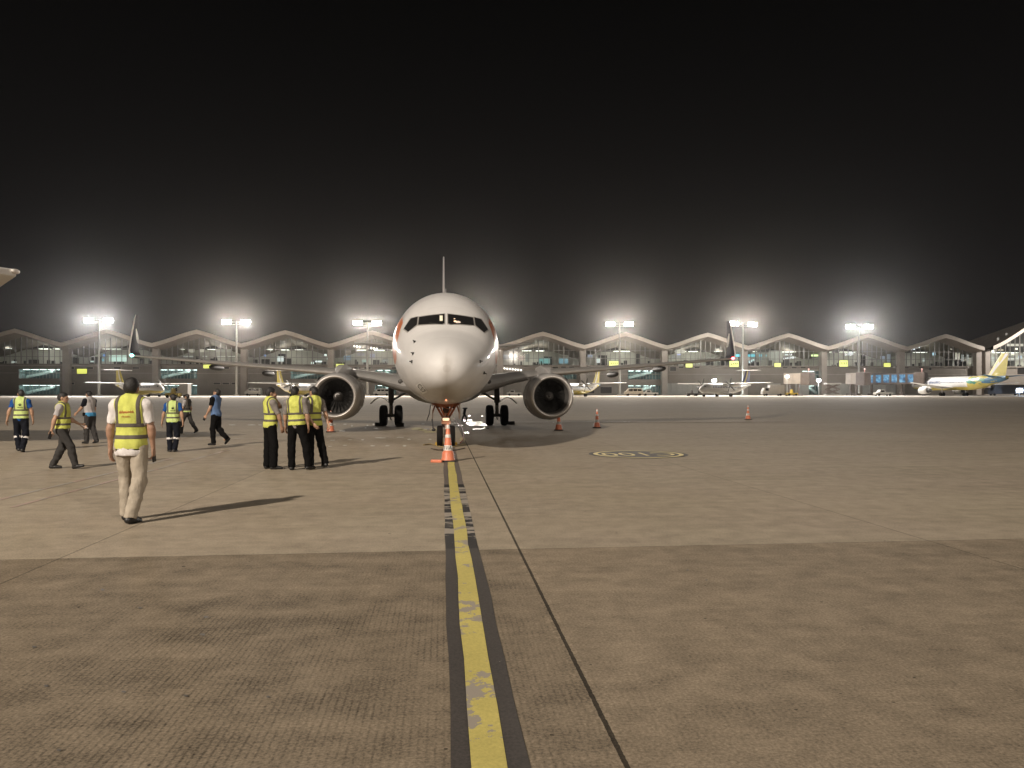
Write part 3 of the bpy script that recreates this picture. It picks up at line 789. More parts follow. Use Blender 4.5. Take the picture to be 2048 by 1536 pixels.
PS = 0.94
ng = Vector((-2.04, 22.4, 0))
dirv = Vector((-sa, ca, 0))
plane = thing("airliner", "big white twin jet airliner parked nose towards the viewer, orange on its sides", "airplane",
              ng - dirv * 4.0 * PS, AX, scale=PS)
st_ = [0.0005, .003, .01, .025, .05, .09, .14, .2, .28, .38, .5] + [0.5 + 0.1 * i for i in range(1, 56)] + [6.5, 7, 8, 10] + list(range(12, 26, 2)) + [25 + .75 * i for i in range(1, 19)] + [38.6]
st_ = sorted(set(round(x, 4) for x in st_))
NSEG = 96
g = MB()
g.loft([[section(s, 2 * math.pi * k / NSEG) for k in range(NSEG)] for s in st_], caps=True)
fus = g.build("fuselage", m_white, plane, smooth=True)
bvh = BVHTree.FromPolygons([v.co[:] for v in fus.data.vertices], [tuple(p.vertices) for p in fus.data.polygons])

def fill_poly(poly, cuts):
    """flat outline (x, z) -> evenly divided triangles"""
    bm = bmesh.new()
    vs = [bm.verts.new((x, 0, z)) for x, z in poly]
    bm.faces.new(vs)
    bmesh.ops.triangulate(bm, faces=bm.faces[:])
    for _ in range(cuts):
        bmesh.ops.subdivide_edges(bm, edges=bm.edges[:], cuts=1, use_grid_fill=True)
        bmesh.ops.triangulate(bm, faces=bm.faces[:])
    return bm
def on_nose(name, poly, off, m, parent, cuts=3):
    """panel laid on the nose, outline given as seen straight from the front"""
    bm = fill_poly(poly, cuts)
    for v in bm.verts:
        hit = bvh.ray_cast(Vector((v.co.x, -6, v.co.z)), Vector((0, 1, 0)))
        if hit[0] is not None: v.co = hit[0] + hit[1] * off * (1 if hit[1].y < 0 else -1)
        else: v.co.y = 4
    me = bpy.data.meshes.new(name); bm.to_mesh(me); bm.free()
    return mesh_obj(name, me, m, parent, True)
def on_side(name, poly, sgn, off, m, parent, cuts=3):
    """panel laid on the flank, outline given as (station, height)"""
    bm = fill_poly(poly, cuts)
    for v in bm.verts:
        s, z = v.co.x, v.co.z
        v.co = Vector((sgn * (side_x(s, z) + off), s, z))
    bmesh.ops.recalc_face_normals(bm, faces=bm.faces)
    me = bpy.data.meshes.new(name); bm.to_mesh(me); bm.free()
    return mesh_obj(name, me, m, parent, True)
def grow(poly, e):
    cx = sum(p[0] for p in poly) / len(poly); cz = sum(p[1] for p in poly) / len(poly)
    return [(x + e * (1 if x > cx else -1), z + e * (1 if z > cz else -1)) for x, z in poly]
front = [(0.055, 3.86), (0.85, 3.835), (0.835, 4.115), (0.055, 4.20)]
sidew = [(0.895, 3.845), (1.155, 3.62), (1.31, 3.76), (1.10, 4.09), (0.88, 4.13)]
for sg in (-1, 1):
    for poly in (front, sidew):
        pl = [(sg * x, z) for x, z in poly]
        w = on_nose("cockpit_window", pl, 0.010, m_cock, fus)
        on_nose("window_frame", grow(pl, 0.028), 0.004, m_frame, w)
on_nose("cockpit_placard", [(-0.20, 3.94), (-0.11, 3.94), (-0.11, 4.13), (-0.20, 4.13)], 0.018, lamp_mat("lit_placard", (0.85, 0.62, 0.25), 0.55, False), fus, 1)
for x, z, r_, es in ((0.27, 3.93, 0.030, 1.6), (0.25, 4.02, 0.018, 0.8), (0.36, 3.90, 0.05, 0.35)):
    on_nose("cockpit_lamp", [(x + r_ * 1.6 * math.cos(t), z + r_ * math.sin(t)) for t in [i * math.pi / 4 for i in range(8)]], 0.020, lamp_mat("cockpit_glow", (1.0, 0.55, 0.25), es, False), fus, 1)
for sg in (-1, 1):                             # wipers
    on_nose("wiper", [(sg * 0.09, 3.81), (sg * 0.52, 3.86), (sg * 0.52, 3.885), (sg * 0.09, 3.835)], 0.026, m_black, fus, 2)
# air data probes
for x, z in ((-0.93, 3.25), (-0.95, 2.88), (-0.98, 2.65), (0.96, 2.66), (1.10, 2.35)):
    h = bvh.ray_cast(Vector((x, -6, z)), Vector((0, 1, 0)))
    p, nrm = h[0], h[1]
    nrm = nrm if nrm.y < 0 else -nrm
    g = MB(); g.tube([p - nrm * 0.02, p + nrm * 0.07, p + nrm * 0.085 + Vector((0, -0.10, -0.015))], [0.026, 0.016, 0.009], 8)
    g.box(p + nrm * 0.004, (0.06, 0.06, 0.085))
    g.build("air_data_probe", m_black, fus, smooth=False)
# registration plate on the lower left of the nose
def label_plate():
    q = [(-0.90, 1.98), (-0.70, 1.72), (-0.54, 1.79), (-0.74, 2.08)]
    b = on_nose("registration_plate", q, 0.008, m_swirl, fus, 3)
    me = text_mesh("C57", 0.165)
    ang = math.atan2(1.72 - 1.98, -0.70 + 0.90)
    cx, cz = -0.722, 1.893
    for v in me.vertices:
        x, z = v.co.x, v.co.y
        X = cx + x * math.cos(ang) - z * math.sin(ang); Z = cz + x * math.sin(ang) + z * math.cos(ang)
        h = bvh.ray_cast(Vector((X, -6, Z)), Vector((0, 1, 0)))
        if h[0] is not None: v.co = h[0] + (h[1] if h[1].y < 0 else -h[1]) * 0.016
    mesh_obj("plate_lettering", me, m_black, b)
label_plate()
# orange livery swoosh on both flanks behind the cockpit
for sg in (-1, 1):
    on_side("orange_livery_patch", [(3.42, 4.0), (3.08, 3.60), (2.84, 3.10), (2.98, 2.82), (3.6, 2.70), (5.4, 2.75), (5.8, 3.4), (5.2, 4.0), (4.2, 4.25)], sg, 0.006, m_orange, fus, 4)
    on_side("orange_livery_patch", [(7.0, 2.7), (7.4, 4.0), (8.8, 4.0), (8.4, 2.7)], sg, 0.006, m_orange, fus, 3)
    on_side("service_door", [(3.75, 2.35), (4.05, 2.35), (4.05, 4.2), (3.75, 4.2)], sg, 0.003, mat("door_outline_grey", (0.52, 0.50, 0.47), 0.4, var=0.05), fus, 3)
    for i in range(40):
        s = 7.4 + i * 0.52
        if 6.8 < s < 29: on_side("cabin_window", [(s - .12, 3.62), (s + .12, 3.62), (s + .12, 3.96), (s - .12, 3.96)], sg, 0.011, m_cock, fus, 0)
# crown antennas and beacon
for s, h in ((5.0, 0.16), (9.5, 0.30)):
    z = f_top(math.sqrt(s))
    g = MB(); g.add([(0.012, s, z - .03), (0.012, s + .35, z - .03), (0.008, s + .30, z + h), (0.008, s + .12, z + h), (-0.012, s, z - .03), (-0.012, s + .35, z - .03), (-0.008, s + .30, z + h), (-0.008, s + .12, z + h)],
                    [(0, 1, 2, 3), (7, 6, 5, 4), (0, 4, 5, 1), (1, 5, 6, 2), (2, 6, 7, 3), (3, 7, 4, 0)])
    g.build("blade_antenna", m_grey, fus)

def airfoil(n=14, t=0.12, camber=0.02):
    up, lo = [], []
    for i in range(n + 1):
        x = 0.5 - 0.5 * math.cos(math.pi * i / n)
        y = 5 * t * (0.2969 * math.sqrt(x) - 0.126 * x - 0.3516 * x * x + 0.2843 * x ** 3 - 0.1036 * x ** 4)
        c = camber * 4 * x * (1 - x)
        up.append((x, c + y)); lo.append((x, c - y))
    return up + lo[::-1][1:-1]
def wing(name, secs, m, parent, sgn=1, axis='z'):
    """secs: (span, leading edge station, height, chord, thickness)"""
    rings = []
    for sp_, le, z, ch, t in secs:
        af = airfoil(t=t, camber=0.02 if axis == 'z' else 0.0)
        rings.append([Vector((sgn * sp_, le + x * ch, z + y * ch)) if axis == 'z' else Vector((y * ch + z, le + x * ch, sp_)) for x, y in af])
    g = MB(); g.loft(rings, True)
    return g.build(name, m, parent, auto=50)
m_nav = {-1: lamp_mat("green_navigation_light", (0.25, 1.0, 0.85), 14.0), 1: lamp_mat("red_navigation_light", (1.0, 0.06, 0.08), 16.0)}
for sg in (-1, 1):
    secs = [(1.2, 13.0, 2.05, 8.0, .125), (1.95, 13.6, 2.10, 7.4, .115), (3.4, 15.3, 2.45, 5.9, .10), (5.0, 16.1, 2.72, 5.1, .085), (9.0, 17.9, 3.08, 3.7, .07), (13.2, 19.9, 3.46, 2.6, .07), (17.0, 21.6, 3.80, 1.7, .07)]
    wg = wing("wing", secs, m_greyd, plane, sg)
    g = MB()                                   # bare metal leading edge
    for (a0, a1) in ((3, 6),):
        rings = []
        for sp_, le, z, ch, t in secs[a0:a1 + 1]:
            af = [p for p in airfoil(14, t * 1.02) ]
            nose = sorted([p for p in af if p[0] < 0.12], key=lambda p: p[1])
            rings.append([Vector((sg * sp_, le + x * ch - 0.012, z + y * ch)) for x, y in nose])
        g.loft(rings, False, closed=False)
    g.build("leading_edge", mat("leading_edge_metal", (0.62, 0.58, 0.54), 0.35, metal=0.6, var=0.08), wg, smooth=True)
    # blended winglet
    rings = []
    for sp_, le, z, ch, t in ((17.0, 21.6, 3.80, 1.7, .105), (17.28, 21.95, 3.88, 1.5, .10), (17.46, 22.3, 4.15, 1.3, .09), (17.58, 22.8, 4.8, 1.05, .085), (17.70, 23.6, 6.05, 0.62, .08), (17.72, 23.8, 6.30, 0.42, .07)):
        up = Vector((0.0, 0.0, 1.0)) if sp_ < 17.1 else (Vector((-0.55, 0, 0.83)) if sp_ < 17.4 else Vector((-1.0, 0, 0.1)))
        rings.append([Vector((sg * (sp_ + up.x * y * ch), le + x * ch, z + up.z * y * ch)) for x, y in airfoil(14, t, 0)])
    g = MB(); g.loft(rings, True)
    wl = g.build("winglet", m_navy, wg, auto=50)
    g = MB()                                   # silver winglet leading edge
    g.tube([(sg * 17.26, 21.90, 3.87), (sg * 17.455, 22.27, 4.15), (sg * 17.575, 22.77, 4.8), (sg * 17.695, 23.57, 6.05), (sg * 17.715, 23.78, 6.28)], [.04, .04, .04, .035, .02], 8)
    g.build("winglet_leading_edge", m_lip, wl, smooth=True)
    g = MB()                                   # white hook mark on the inner face
    pts = []
    for i in range(13):
        t = i / 12
        pts.append((sg * (17.50 + 0.03 * t - 0.105), 23.05 + 0.42 * t * (1.0 if t < .8 else 1.1), 5.42 - 1.0 * t + (0.30 * max(0, t - .8) / .2)))
    g.tube(pts, [0.012 + 0.055 * math.sin(math.pi * min(1, (i + .5) / 12.5)) for i in range(13)], 6)
    g.build("winglet_mark", m_swirl, wl, smooth=True)
    nl = MB(); nl.ball((sg * 17.05, 21.62, 3.84), (0.10, 0.10, 0.08), 10, 6)
    nl.build("navigation_light", m_nav[sg], wg, smooth=True)
    # flap track fairings
    for x, y, z in ((6.6, 20.2, 2.35), (9.6, 20.9, 2.70), (12.6, 21.8, 3.05)):
        f = MB(); f.ball((sg * x, y, z + .14), (0.13, 1.4, 0.17), 12, 10)
        f.build("flap_track_fairing", m_gear, wg, smooth=True)
    for x, y, z, r_ in ((2.02, 13.75, 2.30, .13),):  # landing light in the wing root
        l = MB(); l.ball((sg * x, y, z), (r_, .06, r_ * .8), 12, 8)
        l.build("landing_light", m_gear, wg, smooth=True)
    # engine
    cx, ey, cz = sg * 4.83, 12.45, 1.62
    RX = Matrix.Translation((cx, ey, cz)) @ Matrix.Rotation(R(-90), 4, 'X')   # lathe axis -> aircraft axis
    RX = RX @ Matrix.Diagonal((1, 1, 1, 1))
    e_ = empty("engine"); e_.parent = plane
    g = MB(); g.lathe([(0.925, 0.05), (0.985, 0.16), (1.03, 0.36), (1.075, 0.8), (1.10, 1.4), (1.10, 2.0), (1.05, 2.7), (0.93, 3.4), (0.86, 3.7), (0.80, 3.7), (0.80, 3.0)], 64, RX)
    nac = g.build("nacelle", m_grey, e_, auto=60)
    g = MB(); g.lathe([(0.80, 0.30), (0.81, 0.16), (0.83, 0.08), (0.855, 0.02), (0.885, 0.0), (0.915, 0.02), (0.945, 0.07), (0.968, 0.13), (0.985, 0.18)], 64, RX)
    g.build("intake_lip", m_lip, e_, smooth=True)
    g = MB(); g.lathe([(0.80, 0.28), (0.785, 0.6), (0.78, 1.35)], 64, RX)
    g.build("intake_duct", m_duct, e_, smooth=True)
    g = MB()
    for k in range(24):
        a0 = 2 * math.pi * k / 24
        v = []
        for r0, tw, w in ((0.20, .25, .09), (0.5, .6, .12), (0.775, .95, .15)):
            for s2 in (-1, 1):
                tt = a0 + s2 * w / r0 * math.sin(tw)
                v.append(RX @ Vector((r0 * math.cos(tt), r0 * math.sin(tt), 1.2 + s2 * 0.09 * math.cos(tw))))
        g.add(v, [(0, 1, 3, 2), (2, 3, 5, 4)])
    g.lathe([(0.02, 1.36), (0.79, 1.36)], 48, RX)
    g.build("fan", m_fan, e_, fix=False)
    g = MB(); g.lathe([(0.002, 0.72), (0.06, 0.78), (0.14, 0.93), (0.20, 1.08), (0.235, 1.22)], 32, RX)
    spn = g.build("spinner", m_duct, e_, smooth=True)
    g = MB()
    for i in range(10):
        t = i / 9; r0 = 0.055 + 0.075 * t; a0 = (2.6 if sg < 0 else 0.6) + 3.0 * t
        if i < 9:
            q = []
            for (tt, rr) in ((t, r0 - .022), (t, r0 + .022), (t + 1 / 9, r0 + .03), (t + 1 / 9, r0 - .014)):
                aa = (2.6 if sg < 0 else 0.6) + 3.0 * tt
                zz = 0.78 + (rr - .06) * 1.75 - 0.022
                q.append(RX @ Vector((rr * math.cos(aa), rr * math.sin(aa), zz)))
            g.add(q, [(0, 1, 2, 3)])
    g.build("spinner_swirl", m_swirl if sg < 0 else m_grey, spn, fix=False)
    g = MB(); g.lathe([(0.60, 3.2), (0.55, 4.2), (0.36, 4.9), (0.02, 5.3)], 32, RX); g.build("exhaust_cone", m_gear, e_, smooth=True)
    # seam rings, strakes and drain
    g = MB(); g.lathe([(1.076, 0.78), (1.083, 0.80), (1.079, 0.83)], 64, RX); g.lathe([(1.10, 1.72), (1.107, 1.74), (1.10, 1.77)], 64, RX)
    g.build("nacelle_seam", m_gear, nac, smooth=False, fix=False)
    for k, aa in ((0, 42), (1, -8), (2, -28)):
        th = R(aa) if sg < 0 else R(180 - aa)
        c = Vector((cx + math.cos(th) * 1.085, ey + 1.35, cz + math.sin(th) * 1.085))
        if k == 0:
            g = MB(); n_ = Vector((math.cos(th), 0, math.sin(th)))
            g.add([c + Vector((0, -.55, 0)), c + Vector((0, .65, 0)), c + n_ * .26 + Vector((0, .62, 0)), c + n_ * .20 + Vector((0, .1, 0))] +
                  [p + Vector((.015, 0, .015)) for p in (c + Vector((0, -.55, 0)), c + Vector((0, .65, 0)), c + n_ * .26 + Vector((0, .62, 0)), c + n_ * .20 + Vector((0, .1, 0)))],
                  [(0, 1, 2, 3), (7, 6, 5, 4), (0, 4, 5, 1), (1, 5, 6, 2), (2, 6, 7, 3), (3, 7, 4, 0)])
            g.build("nacelle_strake", m_grey, nac)
        else:
            MB().box(c, (.07, .16, .07)).build("nacelle_latch", m_lip, nac, fix=False)
    # pylon
    g = MB()
    v = []
    for y, z0, z1, w in ((13.3, 2.55, 2.72, .06), (14.0, 2.55, 2.98, .16), (15.2, 2.5, 3.12, .20), (17.0, 2.2, 3.05, .20), (18.2, 2.25, 2.6, .08)):
        v.append([Vector((cx - w, y, z0)), Vector((cx + w, y, z0)), Vector((cx + w, y, z1)), Vector((cx - w, y, z1))])
    g.loft(v, True); g.build("pylon", m_grey, e_, bevel=0.03)
    # main gear
    gx, gy = sg * 2.86, 19.6
    mg = empty("main_landing_gear"); mg.parent = plane
    g = MB(); g.tube([(gx, gy, 2.5), (gx, gy, 1.25)], [.155, .155], 14); g.tube([(gx, gy, 1.25), (gx, gy, .56)], [.10, .10], 14)
    g.tube([(gx - .5, gy, .565), (gx + .5, gy, .565)], .09, 12)
    g.build("strut", m_gear, mg, auto=40)
    g = MB(); g.tube([(gx, gy, 1.35), (gx - sg * 1.25, gy - .1, 2.05)], .055, 8); g.tube([(gx, gy + .1, 1.3), (gx, gy + 1.3, 2.2)], .06, 8); g.build("side_brace", m_gear, mg, smooth=True)
    g = MB(); g.add([(gx - .06, gy - .15, 1.1), (gx + .06, gy - .15, 1.1), (gx + .04, gy - .42, .85), (gx - .04, gy - .42, .85), (gx + .06, gy - .13, .6), (gx - .06, gy - .13, .6)], [(0, 1, 2, 3), (3, 2, 4, 5)])
    g.tube([(gx - .05, gy - .17, .5), (gx + .03, gy - .2, .32)], .035, 8); g.build("torque_link", m_rim, mg, fix=False)
    g = MB()                                   # curved outboard gear door
    rows = []
    for i in range(9):
        t = i / 8
        rows.append([Vector((gx + sg * (.12 + .95 * t), gy + dy, 1.20 + .30 * math.sin(math.pi * (t * .95 + .05)) + .04 * (1 - t))) for dy in (-.42, .42)])
    rows2 = [[p + Vector((0, 0, .04)) for p in r[::-1]] for r in rows]
    g.loft([a_ + b_ for a_, b_ in zip(rows, rows2)], True)
    g.build("gear_door", m_white, mg, smooth=False)
    for off in (-.40, .40):
        RY = Matrix.Translation((gx + off, gy, .565)) @ Matrix.Rotation(R(90), 4, 'Y')
        g = MB(); g.lathe([(.27, -.19), (.42, -.205), (.50, -.185), (.55, -.13), (.565, -.05), (.565, .05), (.55, .13), (.50, .185), (.42, .205), (.27, .19)], 40, RY)
        w_ = g.build("tyre", m_tyre, mg, auto=40)
        g = MB(); g.lathe([(.02, -.12), (.20, -.13), (.28, -.17)], 28, RY); g.lathe([(.02, .12), (.20, .13), (.28, .17)], 28, RY)
        g.build("rim", m_rim, w_, auto=40)
    # tailplane
    wing("tailplane", [(0.4, 34.2, 5.0, 4.0, .10), (7.0, 37.9, 5.75, 1.5, .09)], m_grey, plane, sg)
# wing-body fairing
g = MB(); g.ball((0, 18.0, 1.95), (1.95, 5.6, 0.78), 32, 16); g.build("belly_fairing", m_greyd, plane, smooth=True)
# fin
wing("fin", [(5.1, 29.6, 0, 7.2, .030), (6.1, 31.8, 0, 5.9, .042), (12.45, 36.9, 0, 2.2, .055)], m_white, plane, 1, 'x')
# nose gear
gx, gy = 0.0, 4.0
n_ = empty("nose_landing_gear"); n_.parent = plane
g = MB(); g.tube([(0, gy + .1, 1.5), (0, gy, .85)], .085, 14); g.tube([(0, gy, .85), (0, gy, .36)], .058, 12); g.tube([(-.26, gy, .345), (.26, gy, .345)], .05, 10)
g.box((0, gy - .02, .82), (.30, .22, .16)); g.build("strut", m_gearw, n_, auto=40)
g = MB()
for s2 in (-1, 1):
    g.tube([(s2 * .10, gy - .05, .95), (s2 * .36, gy - .1, 1.42)], .034, 8)
    g.tube([(s2 * .06, gy - .12, 1.02), (s2 * .22, gy - .35, 1.40)], .03, 8)
    g.tube([(s2 * .34, gy - .1, 1.40), (s2 * .44, gy - .15, 1.10)], .022, 8)
g.tube([(-.48, gy - .12, 1.39), (.48, gy - .12, 1.39)], .036, 8)
g.tube([(0, gy - .08, 1.0), (.18, gy - .14, 1.20), (-.14, gy - .18, 1.32)], .022, 8)
g.box((0, gy + .05, 1.36), (.62, .5, .10)); g.build("drag_brace", m_gearo, n_, auto=40)
g = MB(); g.box((0, gy - .02, 1.25), (.20, .3, .30)); g.box((.21, gy - .05, 1.33), (.14, .2, .13)); g.box((-.24, gy - .05, 1.34), (.16, .2, .12)); g.box((0, gy + .0, .70), (.26, .25, .14)); g.build("steering_actuator", m_black, n_, bevel=.015)
g = MB(); g.box((0, gy - .18, .90), (.25, .10, .115)); tl_ = g.build("taxi_light", m_black, n_, bevel=.01)
MB().box((0, gy - .24, .90), (.215, .02, .09)).build("lens", lamp_mat("taxi_light_lens", (1.0, 0.62, 0.38), 0.95, False), tl_, fix=False)
g = MB(); g.add([(-.045, gy - .10, .78), (.045, gy - .10, .78), (.03, gy - .30, .58), (-.03, gy - .30, .58), (.045, gy - .08, .40), (-.045, gy - .08, .40)], [(0, 1, 2, 3), (3, 2, 4, 5)]); g.build("torque_link", m_rim, n_, fix=False)
for s2 in (-1, 1):
    RY = Matrix.Translation((s2 * .20, gy, .345)) @ Matrix.Rotation(R(90), 4, 'Y')
    g = MB(); g.lathe([(.17, -.085), (.27, -.10), (.325, -.085), (.345, -.04), (.345, .04), (.325, .085), (.27, .10), (.17, .085)], 36, RY)
    w_ = g.build("tyre", m_tyre, n_, auto=40)
    g = MB(); g.lathe([(.02, -.05), (.12, -.06), (.175, -.08)], 24, RY); g.lathe([(.02, .05), (.12, .06), (.175, .08)], 24, RY); g.build("rim", m_rim, w_, auto=40)
    g = MB()                                   # long narrow doors hanging either side
    v = []
    for y, zt, zb in ((gy - .95, 1.42, 1.22), (gy - .55, 1.40, .92), (gy + .45, 1.39, .90), (gy + .75, 1.38, 1.1)):
        v.append([Vector((s2 * .43, y, zt)), Vector((s2 * .465, y, zt)), Vector((s2 * .455, y, zb)), Vector((s2 * .425, y, zb))])
    g.loft(v, True); g.build("nose_gear_door", m_white, n_, bevel=.01)
g = MB(); g.tube([(-.50, gy - .3, 1.38), (-.54, gy - .3, 1.1), (-.62, gy - .3, .85)], .014, 6); g.tube([(-.45, gy - .2, .92), (-.42, gy - .25, .62), (-.40, gy - .25, .58)], .022, 6)
g.ball((-.40, gy - .25, .56), (.07, .05, .05), 8, 6); g.build("hanging_hose", m_black, n_, smooth=True)
# the warm taxi light throwing an orange glow into the gear bay
bl = bpy.data.lights.new("taxi_light_glow", 'POINT'); bl.energy = 2.2; bl.color = (1.0, 0.34, 0.16); bl.shadow_soft_size = 0.04; bl.specular_factor = 0.0; bl.energy = 1.6
bo = bpy.data.objects.new("taxi_light_glow", bl); COL.objects.link(bo); bo.parent = plane; bo.location = (0.0, gy - 0.42, 0.84)
# ------------------------------------------------------------------ people: soft distance-field figures turned into meshes
def snets(vol, lo, h):
    s = vol < 0
    c = np.zeros(tuple(n - 1 for n in vol.shape), np.int8)
    cor = [(i, j, k) for i in (0, 1) for j in (0, 1) for k in (0, 1)]
    nx, ny, nz = c.shape
    for i, j, k in cor: c += s[i:i + nx, j:j + ny, k:k + nz]
    act = (c > 0) & (c < 8)
    ii = np.argwhere(act)
    if len(ii) == 0: return None
    idx = np.full(c.shape, -1, np.int32); idx[act] = np.arange(len(ii))
    P = np.zeros((len(ii), 3)); cnt = np.zeros(len(ii))
    for a in cor:
        for d in range(3):
            if a[d]: continue
            b = list(a); b[d] = 1
            va = vol[ii[:, 0] + a[0], ii[:, 1] + a[1], ii[:, 2] + a[2]]; vb = vol[ii[:, 0] + b[0], ii[:, 1] + b[1], ii[:, 2] + b[2]]
            m = (va < 0) != (vb < 0)
            t = np.where(m, va / np.where(m, va - vb, 1), 0)
            for q in range(3): P[:, q] += np.where(m, a[q] + (t if q == d else 0), 0)
            cnt += m
    V = np.array(lo) + h * (ii + P / cnt[:, None])
    Fs = []
    for d in range(3):
        a = [slice(None)] * 3; b = [slice(None)] * 3
        a[d] = slice(0, -1); b[d] = slice(1, None)
        m = np.argwhere(s[tuple(a)] != s[tuple(b)])
        e1, e2 = (d + 1) % 3, (d + 2) % 3
        m = m[(m[:, e1] > 0) & (m[:, e2] > 0) & (m[:, e1] < c.shape[e1]) & (m[:, e2] < c.shape[e2])]
        neg = s[m[:, 0], m[:, 1], m[:, 2]]
        def cell(o1, o2):
            q = m.copy(); q[:, e1] -= o1; q[:, e2] -= o2
            return idx[q[:, 0], q[:, 1], q[:, 2]]
        qd = np.stack([cell(1, 1), cell(0, 1), cell(0, 0), cell(1, 0)], 1)
        qd[~neg] = qd[~neg][:, ::-1]
        Fs.append(qd)
    Fc = np.concatenate(Fs)
    Fc = Fc[(Fc >= 0).all(1)]
    return V, Fc

class Field:
    def __init__(self, lo, hi, h):
        self.lo = np.array(lo, float); self.h = h
        self.n = np.ceil((np.array(hi) - self.lo) / h).astype(int) + 1
        self.v = np.full(tuple(self.n), 0.5, np.float32)
        self.ax = [(self.lo[i] + h * np.arange(self.n[i])).astype(np.float32) for i in range(3)]
    def sub(self, lo, hi):
        i0 = np.clip(np.floor((np.array(lo) - self.lo) / self.h).astype(int), 0, self.n); i1 = np.clip(np.ceil((np.array(hi) - self.lo) / self.h).astype(int) + 1, 0, self.n)
        if (i1 <= i0).any(): return None
        sl = tuple(slice(a, b) for a, b in zip(i0, i1))
        return sl, self.ax[0][sl[0]][:, None, None], self.ax[1][sl[1]][None, :, None], self.ax[2][sl[2]][None, None, :]
    def put(self, sl, d, k, op):
        a = self.v[sl]
        if op == 'add':
            hh = np.clip(0.5 + 0.5 * (a - d) / k, 0, 1)
            self.v[sl] = a * (1 - hh) + d * hh - k * hh * (1 - hh)
        elif op == 'sub': self.v[sl] = np.maximum(a, -d)
        elif op == 'and': self.v[sl] = np.maximum(a, d)
    def cone(self, a, b, r1, r2, k=0.02, op='add'):
        a = np.array(a, float); b = np.array(b, float); m = max(r1, r2) + (0.06 if op == 'add' else 0.01) + k
        q = self.sub(np.minimum(a, b) - m, np.maximum(a, b) + m)
        if q is None: return self
        sl, X, Y, Z = q; ba = b - a; L = max(1e-9, float(ba @ ba))
        t = np.clip(((X - a[0]) * ba[0] + (Y - a[1]) * ba[1] + (Z - a[2]) * ba[2]) / L, 0, 1)
        d = np.sqrt((X - a[0] - t * ba[0]) ** 2 + (Y - a[1] - t * ba[1]) ** 2 + (Z - a[2] - t * ba[2]) ** 2) - (r1 + (r2 - r1) * t)
        self.put(sl, d.astype(np.float32), k, op); return self
    def ell(self, c, r, M=None, k=0.03, op='add', grow=0.0):
        c = np.array(c, float); r = np.array(r, float) + grow; m = r.max() + 0.06 + k
        q = self.sub(c - m, c + m)
        if q is None: return self
        sl, X, Y, Z = q; X = X - c[0]; Y = Y - c[1]; Z = Z - c[2]
        if M is not None:
            A = np.array(M)[:3, :3].T                  # world -> local
            X, Y, Z = (A[i, 0] * X + A[i, 1] * Y + A[i, 2] * Z for i in range(3))
        k0 = np.sqrt((X / r[0]) ** 2 + (Y / r[1]) ** 2 + (Z / r[2]) ** 2); k1 = np.sqrt((X / r[0] ** 2) ** 2 + (Y / r[1] ** 2) ** 2 + (Z / r[2] ** 2) ** 2)
        d = k0 * (k0 - 1) / np.maximum(k1, 1e-6)
        self.put(sl, d.astype(np.float32), k, op); return self
    def half(self, p, n):
        """keep only the side of the plane the normal points away from"""
        n = np.array(n, float); n /= np.linalg.norm(n)
        d = (self.ax[0][:, None, None] - p[0]) * n[0] + (self.ax[1][None, :, None] - p[1]) * n[1] + (self.ax[2][None, None, :] - p[2]) * n[2]
        self.v = np.maximum(self.v, d.astype(np.float32)); return self
    def cut_side(self, o, xd, lim, zd):
        """cut away what lies farther than lim along xd and above o along zd"""
        X = [self.ax[0][:, None, None] - o[0], self.ax[1][None, :, None] - o[1], self.ax[2][None, None, :] - o[2]]
        a = sum(X[i] * xd[i] for i in range(3)); b = sum(X[i] * zd[i] for i in range(3))
        self.v = np.maximum(self.v, -np.maximum(lim - a, -b)).astype(np.float32); return self
    def fold(self, f):
        self.v = self.v + f(self.ax[0][:, None, None], self.ax[1][None, :, None], self.ax[2][None, None, :]).astype(np.float32); return self
    def mesh(self, name, m, parent, scale=1.0):
        self.v[0] = self.v[-1] = 0.5; self.v[:, 0] = self.v[:, -1] = 0.5; self.v[:, :, 0] = self.v[:, :, -1] = 0.5
        r = snets(self.v, self.lo, self.h)
        if r is None: return None
        me = bpy.data.meshes.new(name)
        me.from_pydata((r[0] * scale).tolist(), [], r[1].tolist())
        return mesh_obj(name, me, m, parent, True)

def cloth(name, col, rough=0.85, var=0.10, bump=0.5):
    k = NT(name); o = k.obj()
    nz = k.noise(o, 9.0, 5, 0.65)
    k.lk(k.ramp(nz, [(0.3, tuple(c * (1 - var) for c in col)), (0.7, tuple(min(1, c * (1 + var)) for c in col))]), k.b.inputs["Base Color"])
    k.b.inputs["Roughness"].default_value = rough; k.b.inputs["Specular IOR Level"].default_value = 0.08
    st = k.n("Mapping"); st.inputs["Scale"].default_value = (1.0, 1.0, 0.42); k.lk(o, st.inputs[0])
    k.bump(k.math('ADD', k.noise(st.outputs[0], 13.0, 3, 0.5), k.math('MULTIPLY', k.noise(o, 240.0, 2), 0.06)), bump, 0.03)
    return k.m
c_vest = cloth("yellow_high_visibility_cloth", (0.54, 0.56, 0.13)); c_vestg = cloth("lime_high_visibility_cloth", (0.53, 0.64, 0.23))
c_stripe = cloth("grey_reflective_tape", (0.115, 0.10, 0.085), 0.55, 0.06, 0.15)
c_black = cloth("black_cloth", (0.0065, 0.006, 0.006), 0.95); c_navyc = cloth("dark_navy_cloth", (0.011, 0.012, 0.017)); c_char = cloth("charcoal_cloth", (0.045, 0.042, 0.040))
c_khaki = cloth("khaki_cloth", (0.38, 0.33, 0.265), bump=0.8); c_tee = cloth("white_cotton", (0.66, 0.62, 0.60)); c_grey = cloth("grey_cotton", (0.22, 0.195, 0.18)); c_lgrey = cloth("light_grey_cotton", (0.40, 0.375, 0.37))
